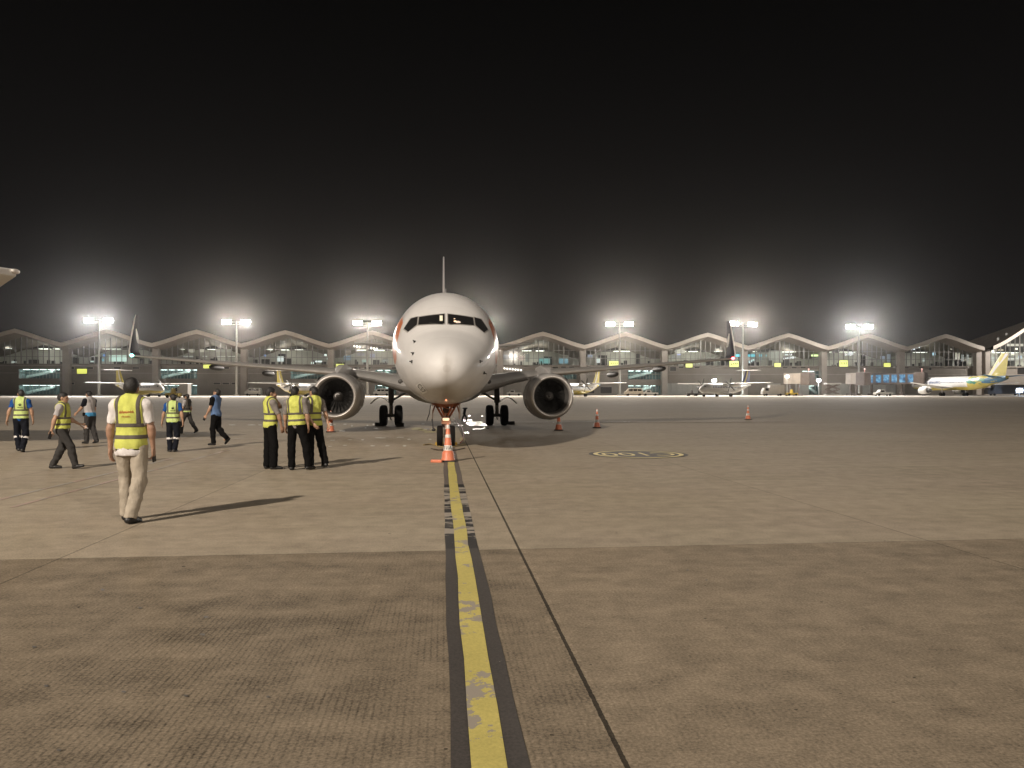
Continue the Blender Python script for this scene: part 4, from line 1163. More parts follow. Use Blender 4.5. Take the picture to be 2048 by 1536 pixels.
c_blue = cloth("royal_blue_cotton", (0.018, 0.075, 0.26)); c_dkblue = cloth("blue_vest_cloth", (0.10, 0.16, 0.29)); c_cyan = cloth("sky_blue_cloth", (0.06, 0.25, 0.46))
c_ink = cloth("black_print", (0.02, 0.02, 0.018)); c_redink = cloth("red_print", (0.42, 0.12, 0.05))
skin = mat("skin", (0.40, 0.235, 0.15), 0.55, var=0.08, scale=12); skin2 = mat("tan_skin", (0.33, 0.19, 0.125), 0.55, var=0.08, scale=12)
m_hair = mat("black_hair", (0.013, 0.011, 0.010), 0.55, var=0.3, scale=60, bump=0.5, bscale=120); m_shoe = mat("black_shoe_leather", (0.014, 0.013, 0.013), 0.45, var=0.15)
m_eye = mat("eye_dark", (0.03, 0.02, 0.015), 0.2, var=0); m_lipc = mat("lip", (0.27, 0.11, 0.085), 0.5, var=0.05)
m_phone = mat("black_phone", (0.012, 0.012, 0.013), 0.2, var=0)

def nv(v):
    v = Vector(v); return v.normalized()
def person(label, foot, rz, H, legs, arms, head=(0, 0), lean=(0, 0), h=0.0085, shirt=c_tee, sleeve=0.62, vest=None, stripes=True, trousers=c_black, skin_m=skin,
           decal=None, hem=0.88, vhem=0.90, straight=0.0, knee_band=False, group=None, held=None, shirt_len=0.86, belt_pack=False, accent=None, fat=0.0, low_panel=None):
    sc = H / 1.72
    root = thing("person", label, "person", foot, rz, group)
    # legs by forward kinematics from the hips
    ank, kn, hips = [], [], []
    for i, sg in enumerate((-1, 1)):
        hp = Vector((sg * 0.092, 0, 0)); L = legs[i]
        k_ = hp + nv(L[0]) * 0.425; a_ = k_ + nv(L[1]) * 0.415
        hips.append(hp); kn.append(k_); ank.append(a_)
    low = min(a_.z - (L[2] if len(L) > 2 else 0.0) for a_, L in zip(ank, legs))
    up = Vector((0, 0, 0.085 - low))
    hips = [p + up for p in hips]; kn = [p + up for p in kn]; ank = [p + up for p in ank]
    pz = up.z
    T = Matrix.Translation((0, 0, pz)) @ Matrix.Rotation(R(lean[1]), 4, 'Y') @ Matrix.Rotation(R(-lean[0]), 4, 'X') @ Matrix.Translation((0, 0, -0.90))
    TR = T.to_3x3()
    def tp(x, y, z): return T @ Vector((x, y, z))
    nk = tp(0, -0.005, 1.47)
    HM = TR @ Matrix.Rotation(R(head[0]), 3, 'Z') @ Matrix.Rotation(R(-head[1]), 3, 'X')
    def hp_(x, y, z): return nk + HM @ Vector((x, y, z))
    sh = [tp(sg * 0.178, -0.01, 1.405) for sg in (-1, 1)]
    el, wr, fd = [], [], []
    for i in range(2):
        u_, f_ = nv(arms[i][0]), nv(arms[i][1])
        e_ = sh[i] + u_ * 0.285; el.append(e_); wr.append(e_ + f_ * 0.245); fd.append(f_)
    pts = [*hips, *kn, *ank, *sh, *el, *wr, hp_(0, 0, .3)] + [w + d * .2 for w, d in zip(wr, fd)] + [a + Vector((0, .25, 0)) for a in ank] + [a - Vector((0, .25, 0)) for a in ank]
    lo = [min(p[i] for p in pts) - 0.16 for i in range(3)]; hi = [max(p[i] for p in pts) + 0.16 for i in range(3)]
    lo[2] = -0.03
    def torso(f, g_=0.0, k=0.05):
        w = fat
        f.ell(tp(0, 0.0, 1.30), (.158 + w * .6, .108 + w, .19), TR, k, grow=g_); f.ell(tp(0, 0.012, 1.10), (.142 + w, .102 + w * 1.3, .19), TR, k, grow=g_)
        f.ell(Vector((0, -0.008, pz + 0.03)), (.160 + w * .7, .115 + w, .145), None, k, grow=g_)
        f.cone(sh[0], sh[1], .060 + g_, .060 + g_, .06); f.cone(tp(-.10, -.015, 1.42), tp(0, -0.01, 1.47), .055 + g_, .055 + g_, .05); f.cone(tp(.10, -.015, 1.42), tp(0, -0.01, 1.47), .055 + g_, .055 + g_, .05)
        return f
    def leg(f, i, g_=0.0, st=0.0):
        f.cone(hips[i] + Vector((0, -.01, -.02)), kn[i], .088 + g_ + fat * .4, .056 + g_ + st * .5, .05); f.cone(kn[i], ank[i], .055 + g_ + st * .5, .038 + g_ + st, .03)
        c = kn[i].lerp(ank[i], .3); f.ell(c + Vector((0, -.018, 0)), (.05, .05, .13), None, .04, grow=g_)
    # ---- body: one continuous skin surface with head, face and hands
    B = Field(lo, hi, h)
    torso(B)
    for i in range(2):
        leg(B, i)
        B.cone(ank[i], ank[i] + Vector((0, .10, -.04)), .036, .028, .03)
        B.cone(sh[i], el[i], .050, .039, .04); B.cone(el[i], wr[i], .040, .026, .03); B.ell(el[i].lerp(wr[i], .25), (.042, .042, .06), None, .03)
        d = fd[i]; sg = (-1, 1)[i]
        n_ = Vector((-sg, 0, 0)) - d * d.dot(Vector((-sg, 0, 0))); n_ = n_.normalized() if n_.length > .2 else Vector((0, 0, -1))
        w_ = d.cross(n_); w_ = w_ if w_.y + w_.z * .3 > 0 else -w_
        R3 = Matrix((w_, n_, d)).transposed()
        B.ell(wr[i] + d * .055, (.043, .020, .058), R3, .018)
        curl = arms[i][2] if len(arms[i]) > 2 else 0.5
        for q, (o, ln) in enumerate(((.031, .070), (.011, .078), (-.010, .073), (-.030, .058))):
            b0 = wr[i] + d * .098 + w_ * o; d1 = (d * math.cos(curl * .7) + n_ * math.sin(curl * .7)); d2 = (d * math.cos(curl * 1.7) + n_ * math.sin(curl * 1.7))
            m_ = b0 + d1 * ln * .55; B.cone(b0 - d * .02, m_, .0098, .0090, .006); B.cone(m_, m_ + d2 * ln * .5, .0090, .0076, .004)
        t0 = wr[i] + d * .030 + w_ * .030; t1 = t0 + (d * .65 + w_ * .6 + n_ * .35).normalized() * .045
        B.cone(t0, t1, .013, .0105, .010); B.cone(t1, t1 + (d * .85 + w_ * .2 + n_ * .4).normalized() * .035, .0105, .0085, .004)
    B.cone(tp(0, -.01, 1.44), hp_(0, .005, .075), .056, .052, .03)
    B.ell(hp_(0, .005, .165), (.074, .092, .092), HM, .02); B.ell(hp_(0, .028, .105), (.056, .066, .070), HM, .03); B.cone(hp_(0, .07, .062), hp_(0, .075, .066), .022, .022, .03)
    B.cone(hp_(0, .094, .150), hp_(0, .112, .112), .010, .015, .012); B.cone(hp_(-.032, .088, .158), hp_(.032, .088, .158), .010, .010, .02)
    for sg in (-1, 1):
        B.ell(hp_(sg * .077, -.004, .132), (.010, .020, .033), HM, .008); B.ell(hp_(sg * .031, .094, .140), (.015, .010, .009), HM, .01, 'sub')
    body = B.mesh("body", skin_m, root, sc)
    # ---- face details
    g = MB()
    for sg in (-1, 1): g.ball(hp_(sg * .031, .086, .140) * sc, .0105 * sc, 10, 6)
    g.build("eyes", m_eye, body, smooth=True)
    g = MB(); g.tube([hp_(-.022, .089, .083) * sc, hp_(0, .098, .082) * sc, hp_(.022, .089, .083) * sc], [.004 * sc, .007 * sc, .004 * sc], 6); g.build("mouth", m_lipc, body, smooth=True)
    # ---- hair
    Hf = Field([min(hp_(x, y, z)[q] for x in (-.13, .13) for y in (-.14, .14) for z in (0, .3)) for q in range(3)], [max(hp_(x, y, z)[q] for x in (-.13, .13) for y in (-.14, .14) for z in (0, .3)) for q in range(3)], min(h, .007))
    Hf.ell(hp_(0, -.004, .176), (.081, .103, .100), HM, .02); Hf.ell(hp_(0, -.035, .140), (.074, .070, .080), HM, .03)
    fr = HM @ Vector((0, 1, -.85)); Hf.half(hp_(0, .066, .172), fr); Hf.half(hp_(0, -.05, .088), HM @ Vector((0, .45, -1)))
    Hf.ell(hp_(.075, .005, .115), (.035, .032, .055), HM, .01, 'sub'); Hf.ell(hp_(-.075, .005, .115), (.035, .032, .055), HM, .01, 'sub')
    Hf.fold(lambda X, Y, Z: .0034 * np.sin(X * 190 + Y * 60) * np.sin(Z * 150 + Y * 90) + .003 * np.sin(X * 60 + Z * 45))
    Hf.mesh("hair", m_hair, root, sc)
    # ---- trousers
    Lf = Field([lo[0], lo[1], 0], [hi[0], hi[1], pz + .22], h)
    w = fat
    Lf.ell(Vector((0, -0.008, pz + 0.03)), (.160 + w * .7, .115 + w, .150), None, .05, grow=.012); Lf.ell(tp(0, .01, 1.06), (.140 + w, .102 + w, .1), TR, .05, grow=.010)
    for i in range(2): leg(Lf, i, .014, straight)
    Lf.half((0, 0, pz + .14), (0, 0, 1))
    for i in range(2):
        d = nv(legs[i][1]); q = ank[i] + d * .03
        S = Field(Lf.lo, Lf.lo + Lf.h * (Lf.n - 1), h) if False else None
        Lf.cone(q + d * .075, q + d * .22, .10, .12, .005, 'sub')
    Lf.fold(lambda X, Y, Z: .0045 * np.sin(Z * 46 + X * 38 + Y * 25) * np.clip((.55 - np.abs(Z - .32)) * 1.6, 0.15, 1) + .003 * np.sin(Z * 21 - X * 60 + Y * 30))
    tr = Lf.mesh("trousers", trousers, root, sc)
    if knee_band:
        g = MB()
        for i in range(2):
            c = kn[i].lerp(ank[i], .22); d = nv(legs[i][1])
            g.tube([(c - d * .028) * sc, (c + d * .028) * sc], .094 * sc, 20, caps=False)
        g.build("reflective_band", c_tee, tr, smooth=True)
    # ---- shoes
    for i, sg in enumerate((-1, 1)):
        L = legs[i]; pitch = L[3] if len(L) > 3 else 0.0; yaw = (L[4] if len(L) > 4 else sg * -8.0)
        M = Matrix.Translation(ank[i]) @ Matrix.Rotation(R(yaw), 4, 'Z') @ Matrix.Rotation(R(pitch), 4, 'X')
        def q_(x, y, z): return M @ Vector((x, y, z))
        cs = [q_(x, y, z) for x in (-.08, .08) for y in (-.12, .25) for z in (-.12, .10)]
        Sf = Field([min(p[j] for p in cs) - .03 for j in range(3)], [max(p[j] for p in cs) + .03 for j in range(3)], min(h, .0075))
        Sf.cone(q_(0, -.035, -.045), q_(0, .05, -.045), .043, .045, .02); Sf.cone(q_(0, .05, -.045), q_(sg * .01, .155, -.055), .047, .034, .03); Sf.cone(q_(0, -.005, -.03), q_(0, -.005, .05), .045, .047, .03)
        Sf.half(q_(0, 0, -.085), M.to_3x3() @ Vector((0, 0, -1)))
        Sf.mesh("shoe", m_shoe, root, sc)
    # ---- shirt
    tlo = [lo[0], lo[1], pz - .12]; thi = [hi[0], hi[1], pz + .70]
    Tf = Field(tlo, thi, h)
    torso(Tf, .014)
    if shirt_len < .85: Tf.ell(Vector((0, -0.008, pz - 0.05)), (.160 + fat * .7, .118 + fat, .10), None, .03, grow=.026)
    for i in range(2):
        e_ = sh[i].lerp(el[i], 1.0) + (wr[i] - el[i]) * max(0, sleeve - 1)
        Tf.cone(sh[i], el[i], .066, .056, .04)
        if sleeve > 1: Tf.cone(el[i], wr[i], .054, .040, .03)
    for i in range(2):
        d = nv(arms[i][0]); q = sh[i].lerp(el[i], min(1, sleeve))
        if sleeve <= 1: Tf.cone(q + d * .085, q + d * .30, .088, .10, .004, 'sub')
    Tf.half(tp(0, 0, shirt_len), TR @ Vector((0, 0, -1)))
    Tf.cone(tp(0, .01, 1.47), tp(0, .03, 1.70), .062, .075, .004, 'sub')
    Tf.fold(lambda X, Y, Z: .003 * np.sin(Z * 40 + X * 55) + .002 * np.sin(X * 70 - Y * 50 + Z * 20))
    Tf.mesh("shirt", shirt, root, sc)
    # ---- high visibility vest with grey tape
    if vest is not None:
        def vf(extra, band=None):
            f = Field([-.30 + min(0, tp(0, 0, 1.3).x), lo[1] * .0 + min(tp(0, 0, z).y for z in (.9, 1.5)) - .26, pz - .10], [.30 + max(0, tp(0, 0, 1.3).x), max(tp(0, 0, z).y for z in (.9, 1.5)) + .26, pz + .70], h)
            torso(f, .030 + extra)
            f.half(tp(0, 0, vhem), TR @ Vector((0, 0, -1)))
            f.half(tp(0, 0, 1.56), TR @ Vector((0, 0, 1)))
            for i, sg in enumerate((-1, 1)):
                q0 = tp(sg * .262, -.0, 1.50); q1 = tp(sg * .238, 0, 1.25)
                f.cut_side(tp(0, 0, 1.22), TR @ Vector((sg, 0, 0)), .162, TR @ Vector((0, 0, 1)))
                d = nv(arms[i][0]); f.cone(sh[i] + d * .08, el[i], .078, .066, .004, 'sub')
                f.half(tp(sg * .172, 0, 1.40), TR @ Vector((sg, 0, .0)) if False else TR @ Vector((sg * 1.0, 0, .02))) if False else None
            f.cone(tp(0, .025, 1.47), tp(0, .04, 1.70), .066, .09, .004, 'sub')
            f.fold(lambda X, Y, Z: .0035 * np.sin(X * 52 + Z * 12) + .0025 * np.sin(Z * 34 + X * 30 + Y * 20))
            return f
        V = vf(0)
        ve = V.mesh("safety_vest", vest, root, sc)
        if stripes:
            for z0 in (1.165, 1.025):
                f = vf(.0045)
                f.half(tp(0, 0, z0 + .024), TR @ Vector((0, 0, 1))); f.half(tp(0, 0, z0 - .024), TR @ Vector((0, 0, -1)))
                f.mesh("reflective_stripe", c_stripe, ve, sc)
            for sg in (-1, 1):
                f = vf(.0045)
                f.half(tp(0, 0, 1.185), TR @ Vector((0, 0, -1))); f.half(tp(sg * .148, 0, 1.2), TR @ Vector((sg, 0, 0))); f.half(tp(sg * .102, 0, 1.2), TR @ Vector((-sg, 0, 0)))
                f.mesh("reflective_stripe", c_stripe, ve, sc)
        if low_panel is not None:
            f = vf(.005); f.half(tp(0, 0, 1.01), TR @ Vector((0, 0, 1))); f.mesh("lower_panel", low_panel, ve, sc)
        if accent is not None:
            f = vf(.004); f.half(tp(0, 0, vhem + .018), TR @ Vector((0, 0, 1))); f.mesh("vest_hem", accent, ve, sc)
        if decal:
            tree = BVHTree.FromPolygons([v.co[:] for v in ve.data.vertices], [tuple(p.vertices) for p in ve.data.polygons])
            bk = (TR @ Vector((0, 1, 0)))
            def press(name, quads, m):
                g = MB()
                for qd in quads:
                    vs = []
                    for x, z in qd:
                        hit = tree.ray_cast(tp(x, -.5, z) * sc, bk)
                        if hit[0] is None: break
                        vs.append(hit[0] - bk * .004)
                    if len(vs) == len(qd): g.add(vs, [tuple(range(len(vs)))])
                if g.v: g.build(name, m, ve, fix=False)
            def bars(x0, x1, z, hh, n, rnd):
                out = []; w_ = (x1 - x0) / n
                for i in range(n):
                    xa = x0 + i * w_; k_ = rnd.choice((.6, .8, 1.0))
                    out.append([(xa, z), (xa + w_ * .28, z), (xa + w_ * .34, z + hh * k_), (xa + w_ * .06, z + hh * k_)])
                    out.append([(xa + w_ * .2, z + hh * .3), (xa + w_ * .75, z + hh * .3), (xa + w_ * .78, z + hh * .5), (xa + w_ * .2, z + hh * .5)])
                    out.append([(xa + w_ * .6, z), (xa + w_ * .82, z), (xa + w_ * .86, z + hh * .6), (xa + w_ * .64, z + hh * .6)])
                return out
            rnd = random.Random(3)
            if decal == 'round':
                ring = []
                for i in range(20):
                    a0, a1 = 2 * math.pi * i / 20, 2 * math.pi * (i + 1) / 20
                    ri = .016 if 2 < i < 8 else .008
                    ring.append([(.025 + .034 * math.cos(a0), 1.315 + .034 * math.sin(a0)), (.025 + .034 * math.cos(a1), 1.315 + .034 * math.sin(a1)), (.030 + ri * math.cos(a1), 1.322 + ri * math.sin(a1)), (.030 + ri * math.cos(a0), 1.322 + ri * math.sin(a0))])
                press("round_emblem", ring, c_ink); press("back_lettering", bars(-.045, .095, 1.228, .030, 6, rnd), c_ink)
            elif decal == 'red':
                press("back_lettering", bars(-.085, .085, 1.315, .030, 9, rnd) + bars(-.055, .055, 1.262, .020, 7, rnd) + [[(-.085, 1.309), (.02, 1.313), (.02, 1.317), (-.085, 1.313)]], c_redink)
            elif decal == 'faint':
                press("back_lettering", bars(-.06, .06, 1.30, .018, 8, rnd), cloth("faint_print", (0.42, 0.44, 0.06)))
    if belt_pack:
        g = MB(); g.box(tp(-.155, .05, .955) * sc, (.07, .13, .12)); g.build("belt_pouch", c_black, root, bevel=.015)
    if held:
        for i, kind in held:
            c = (wr[i] + fd[i] * .105) * sc
            nm, lb, sz, mm = {"phone": ("phone", "black phone held in the hand", (.016, .075, .15), m_phone), "radio": ("radio", "black handheld radio in a hand", (.045, .06, .17), m_phone),
                              "papers": ("paper_sheet", "white folded paper held out in a hand", (.10, .012, .16), c_tee), "glove": ("glove", "dark gloves held in a hand", (.06, .09, .13), c_black)}[kind]
            g = MB(); rot = fd[i].to_track_quat('Z', 'Y').to_matrix().to_4x4(); g.box((0, 0, 0), sz, rot)
            o = g.build(nm, mm, None, bevel=.008)
            o.location = Vector(foot) + Matrix.Rotation(rz, 3, 'Z') @ c; o.rotation_euler = (0, 0, rz)
            tag(o, lb + " of the " + HOLD[label], nm.replace('_', ' '))
    return root
HOLD = {}
def who(u, v): return gpt(u, v)
D = (0, 0, -1)
def P(label, hold, **k):
    HOLD[label] = hold
    return person(label, **k)
GRP = "ground crew walking across the apron"
P("man in khaki trousers and white tee, yellow vest with red print, nearest the camera", "man in khaki trousers",
  foot=who(263, 1043), rz=R(3), H=1.80, h=0.0068,
  legs=[((-.05, .30, -1), (-.02, .02, -1), .0, 4, 6), ((.05, -.10, -1), (-.13, -.30, -1), .0, -8, -12)],
  arms=[((-.22, -.05, -1), (-.06, .14, -1), .45), ((.22, .0, -1), (.02, .16, -1), .9)], head=(4, 4),
  shirt=c_tee, sleeve=.72, vest=c_vest, trousers=c_khaki, skin_m=skin2, decal='red', straight=.020, vhem=.865, accent=c_black, shirt_len=.80, held=[(1, "phone")], group=GRP, fat=.004)
P("man at the left edge in blue sleeves and lime vest with black emblem", "man at the left edge",
  foot=who(42, 904), rz=R(14), H=1.70, legs=[((-.05, .16, -1), (.22, -.34, -1), .0, 0, 20), ((.10, -.10, -1), (-.10, -.30, -1), .02, -10, 10)],
  arms=[((-.34, -.22, -1), (-.22, .05, -1)), ((.30, .1, -1), (.05, .25, -1))], head=(42, 0), shirt=c_blue, sleeve=.6, vest=c_vestg, trousers=c_navyc, decal='round', straight=.02, vhem=.93, knee_band=True, group=GRP, fat=.006)
P("man in light grey tee and yellow vest striding to the right with arm out", "striding man in grey tee",
  foot=who(126, 937.5), rz=R(-78), H=1.66, legs=[((0, -.12, -1), (0, -.52, -1), .0, 0, 0), ((0, .52, -1), (0, .20, -1), .0, 12, 0)],
  arms=[((-.15, .25, -1), (-.1, .95, -.55), .6), ((.20, -.28, -1), (.10, -.22, -1), 1.0)], head=(0, 2), shirt=c_lgrey, sleeve=.62, vest=c_vest, trousers=c_char, decal=None, vhem=.93, straight=.016, stripes=True, held=[(1, "radio"), (0, "papers")], group=GRP)
P("man in black tee with pale blue vest and bright blue hem, reaching an arm forward", "man with the bright blue vest hem",
  foot=who(180, 887), rz=R(72), H=1.69, legs=[((0, .12, -1), (0, -.02, -1), .0, 0, 0), ((0, -.05, -1), (0, -.40, -1), .0, -12, 0)],
  arms=[((-.10, .55, -1), (-.05, .9, -.75), .5), ((.15, .1, -1), (0, .35, -1))], head=(-4, 10), lean=(3, 0), shirt=c_navyc, sleeve=.66, vest=c_lgrey, trousers=c_char, vhem=.88, straight=.022, stripes=False, low_panel=c_cyan, belt_pack=True, group=GRP)
P("man in blue sleeves and lime vest with round emblem, right of the khaki man", "man with the round emblem",
  foot=who(346, 903.5), rz=R(12), H=1.58, legs=[((-.03, .10, -1), (.06, -.12, -1), .0, 0, 30), ((.06, -.04, -1), (-.12, -.22, -1), .0, 0, -10)],
  arms=[((-.34, .10, -1), (-.22, .2, -1)), ((.30, -.12, -1), (.12, .0, -1), .9)], head=(38, 0), shirt=c_blue, sleeve=.62, vest=c_vestg, trousers=c_navyc, decal='round', straight=.024, vhem=.885, knee_band=True, group=GRP, fat=.008)
P("man in grey shirt striding left, half hidden behind the man with a round emblem", "half hidden man in grey",
  foot=who(374, 867), rz=R(76), H=1.62, legs=[((0, .45, -1), (0, .10, -1), .0, 8, 0), ((0, -.38, -1), (0, -.80, -1), .0, -26, 0)],
  arms=[((-.15, .2, -1), (0, .4, -1)), ((.15, -.1, -1), (0, .2, -1))], head=(0, 0), shirt=c_lgrey, sleeve=.7, vest=c_char, trousers=c_char, straight=.018, vhem=.95, low_panel=c_vestg, group=GRP)
P("man in black tee and blue vest looking down, one foot kicked back", "man looking down in a blue vest",
  foot=who(432, 893), rz=R(80), H=1.71, legs=[((0, .14, -1), (0, -.08, -1), .0, 0, 0), ((0, -.08, -1), (0, -1.0, -1), .16, -46, 0)],
  arms=[((-.12, .22, -1), (-.05, .55, -1), .9), ((.15, .1, -1), (0, .4, -1))], head=(0, -22), lean=(2, 0), shirt=c_black, sleeve=.62, vest=c_dkblue, stripes=False, trousers=c_black, vhem=.87, straight=.018, held=[(0, "phone")], group=GRP)
G3 = "three crew in yellow vests talking by the left engine"
P("leftmost of the three talking in yellow vests, hand raised to the chin", "man with a hand at his chin",
  foot=who(541, 938), rz=R(-50), H=1.72, legs=[((-.02, -.02, -1), (.02, -.06, -1), .0, 0, 10), ((.10, .06, -1), (.02, -.04, -1), .0, 0, -20)],
  arms=[((.25, .9, -.3), (.105, -.16, .21), 1.2), ((.16, .40, -1), (.0, .25, -1), .6)], head=(-10, 2), shirt=c_grey, sleeve=.85, vest=c_vest, trousers=c_black, straight=.034, vhem=.875, group=G3, skin_m=skin2)
P("middle of the three talking in yellow vests, back turned, legs apart", "man with his back turned",
  foot=who(594, 940), rz=R(-4), H=1.74, legs=[((-.06, 0, -1), (.02, -.03, -1), .0, 0, 12), ((.24, .02, -1), (.14, -.03, -1), .0, 0, -25)],
  arms=[((-.24, .22, -1), (-.10, .30, -1)), ((.24, .05, -1), (.02, .22, -1))], head=(-6, 0), lean=(0, -3), shirt=c_grey, sleeve=.85, vest=c_vest, trousers=c_black, straight=.022, decal='faint', vhem=.925, group=G3)
P("rightmost of the three talking in yellow vests, looking left, arm behind the back", "man with an arm behind his back",
  foot=who(628, 936), rz=R(50), H=1.74, legs=[((-.02, .0, -1), (.0, -.04, -1), .0, 0, 0), ((.06, -.22, -1), (.05, -.32, -1), .0, -4, -10)],
  arms=[((-.28, -.30, -1), (.30, -.55, -.75), .6), ((.25, -.25, -1), (-.1, -.5, -.8), .6)], head=(8, 6), shirt=c_grey, sleeve=.72, vest=c_vest, trousers=c_black, straight=.024, vhem=.90, group=G3)
# ------------------------------------------------------------------ cones, chocks and litter
m_coneo = mat("cone_orange_plastic", (0.66, 0.20, 0.105), 0.45, var=0.14, scale=7); m_conew = mat("cone_white_band", (0.66, 0.62, 0.57), 0.4, var=0.12, scale=12); m_coneb = mat("cone_black_base", (0.02, 0.018, 0.017), 0.7, var=0.2)
def cone_proto(label, p, rz, H=0.92, ink=True):
    r = thing("traffic_cone", label, "traffic cone", p, rz, "orange cones round the airliner", H / 0.92)
    g = MB(); g.box((0, 0, .02), (.40, .40, .04)); g.build("base", m_coneb, r, bevel=.012)
    def rad(z): return .150 - .03 * (z - .04) / .2 if z < .24 else .108 - (z - .24) * (.108 - .030) / .68
    g = MB(); g.lathe([(.172, .04), (.165, .07), (.150, .10), (.140, .22), (.120, .245), (rad(.25), .26), (rad(.90), .90), (.020, .92), (.002, .92)], 32); g.build("body", m_coneo, r, auto=40)
    for z0, z1, txt in ((.27, .40, 1), (.58, .66, 0), (.80, .895, 0)):
        g = MB(); g.lathe([(rad(z0) + .001, z0), (rad(z0) + .004, z0 + .004), (rad(z1) + .004, z1 - .004), (rad(z1) + .001, z1)], 32); b = g.build("reflective_band", m_conew, r, smooth=False, auto=40)
        if txt and ink:
            me = text_mesh("NIA", .125)
            for v in me.vertices:
                a = v.co.x / .10; z = (z0 + z1) / 2 + v.co.y; rr = rad(z) + .007
                v.co = Vector((rr * math.sin(a), -rr * math.cos(a), z))
            mesh_obj("band_lettering", me, m_coneb, b)
    return r
cone_proto("orange cone with lettered white band, on the yellow line before the nose wheel", gpt(896, 923), R(2), .91)
for u, v, lab in ((661.5, 864, "orange cone beneath the left jet engine, right of the three crew"), (1117.5, 860.5, "orange cone before the right jet engine, in the shadow"),
                  (1194, 855.5, "orange cone just right of the right jet engine"), (1496, 839, "orange cone far out on the right, alone on the apron")):
    cone_proto(lab, gpt(u, v), R(random.uniform(-20, 20)), .90)
p = gpt(873, 925)
g = MB(); g.box((0, 0, .035), (.27, .10, .07)); o = g.build("wheel_chock", m_coneo, None, bevel=.015); o.location = p; o.rotation_euler = (0, 0, R(-6))
tag(o, "small orange chock bar lying left of the lettered cone", "chock")
m_choc = mat("yellow_chock", (0.60, 0.36, 0.06), 0.5, var=0.2, scale=9)
for u, lab in ((879, "yellow chock against the left nose wheel"), (907, "yellow chock against the right nose wheel")):
    p = gpt(u, 890)
    g = MB(); g.add([(-.13, -.08, 0), (.13, -.08, 0), (.13, .06, 0), (-.13, .06, 0), (-.13, .03, .10), (.13, .03, .10)], [(3, 2, 1, 0), (0, 1, 5, 4), (3, 4, 5, 2), (0, 4, 3), (1, 2, 5)])
    o = g.build("wheel_chock", m_choc, None, bevel=.008); o.location = (p.x, p.y - .06, p.z); o.rotation_euler = (0, 0, AX); tag(o, lab, "chock", "chocks at the aircraft wheels")
for u, v, lab in ((800, 853, "black chock beside the inner left main wheel"), (758, 852, "black chock before the outer left main wheel"), (1022, 849, "black chock beside the outer right main wheel")):
    p = gpt(u, v)
    g = MB(); g.add([(-.2, -.12, 0), (.2, -.12, 0), (.2, .1, 0), (-.2, .1, 0), (-.2, .04, .18), (.2, .04, .18)], [(3, 2, 1, 0), (0, 1, 5, 4), (3, 4, 5, 2), (0, 4, 3), (1, 2, 5)])
    o = g.build("wheel_chock", m_black, None, bevel=.015); o.location = p; o.rotation_euler = (0, 0, AX); tag(o, lab, "chock", "chocks at the aircraft wheels")
# ropes and hoses lying round the nose wheel
m_rope = mat("dirty_yellow_rope", (0.36, 0.27, 0.13), 0.8, var=0.3, scale=20); m_hose = mat("brown_hose", (0.07, 0.05, 0.035), 0.6, var=0.3)
def rope(px, r, m, lab, nm, cat):
    pts = [gpt(u, v) + Vector((0, 0, r)) for u, v in px]
    cu = []
    for i in range(len(pts) - 1):
        for t in (0, .25, .5, .75):
            a, b, c, d = pts[max(i - 1, 0)], pts[i], pts[i + 1], pts[min(i + 2, len(pts) - 1)]
            cu.append(0.5 * ((2 * b) + (c - a) * t + (2 * a - 5 * b + 4 * c - d) * t * t + (3 * b - a - 3 * c + d) * t ** 3))
    cu.append(pts[-1])
    g = MB(); g.tube(cu, r, 8); tag(g.build(nm, m, None, smooth=True), lab, cat)
rope([(847, 891), (862, 889), (875, 893), (895, 896), (920, 892), (932, 889)], .018, m_rope, "yellowish rope lying in a bow behind the lettered cone", "rope", "rope")
rope([(862, 898), (878, 901), (900, 903), (920, 899), (930, 897)], .014, m_hose, "thin brown hose on the ground nearest the lettered cone", "hose", "hose")
rope([(908, 838), (917, 848), (924, 855), (927, 868), (926, 880), (921, 887)], .02, mat("red_hose", (0.30, 0.08, 0.05), 0.6, var=0.2), "red hose trailing from the nose gear to the ground", "hose", "hose")
# little dark two-legged stand under the nose
p = gpt(929, 843)
r = thing("equipment_stand", "small black two-legged stand beyond the nose wheel", "stand", p, R(10))
g = MB(); g.tube([(-.12, 0, 0), (-.10, 0, .22), (0, 0, .40)], [.045, .05, .07], 8); g.tube([(.14, .1, 0), (.12, .05, .22), (0, 0, .40)], [.045, .05, .07], 8); g.build("legs", m_black, r, smooth=True)
g = MB(); g.box((0, 0, .58), (.17, .14, .36), Matrix.Rotation(R(12), 4, 'Y')); g.box((.03, 0, .78), (.30, .10, .08)); g.build("canister", m_black, r, bevel=.03)
# wet patches: thin water films
def water():
    k = NT("water_film")
    k.b.inputs["Base Color"].default_value = (0.12, 0.105, 0.085, 1); k.b.inputs["Roughness"].default_value = 0.10
    k.b.inputs["Specular IOR Level"].default_value = 1.0; k.b.inputs["Coat Weight"].default_value = 1.0; k.b.inputs["Coat Roughness"].default_value = 0.12
    return k.m
def spill(name, pieces, m, z=0.006):
    g = MB(); rnd = random.Random(5)
    for u, v, w, hgt in pieces:
        n = 22; ring = []
        for i in range(n):
            a = 2 * math.pi * i / n; k_ = rnd.uniform(.62, 1.0)
            q = gpt(u + w / 2 * math.cos(a) * k_, v + hgt / 2 * math.sin(a) * k_)
            ring.append((q.x, q.y, q.z + z))
        g.add(ring, [tuple(range(n))])
    return tag(g.build(name, m, None, fix=True), kind="stuff")
spill("puddle_water", [(948, 846, 44, 7), (962, 850, 60, 5), (935, 841, 30, 4), (905, 847, 24, 4), (955, 858, 26, 5), (972, 856.5, 18, 3), (933, 866, 14, 2.6), (920, 851, 16, 3), (965, 832, 9, 3), (939, 832, 8, 2.6)], water())
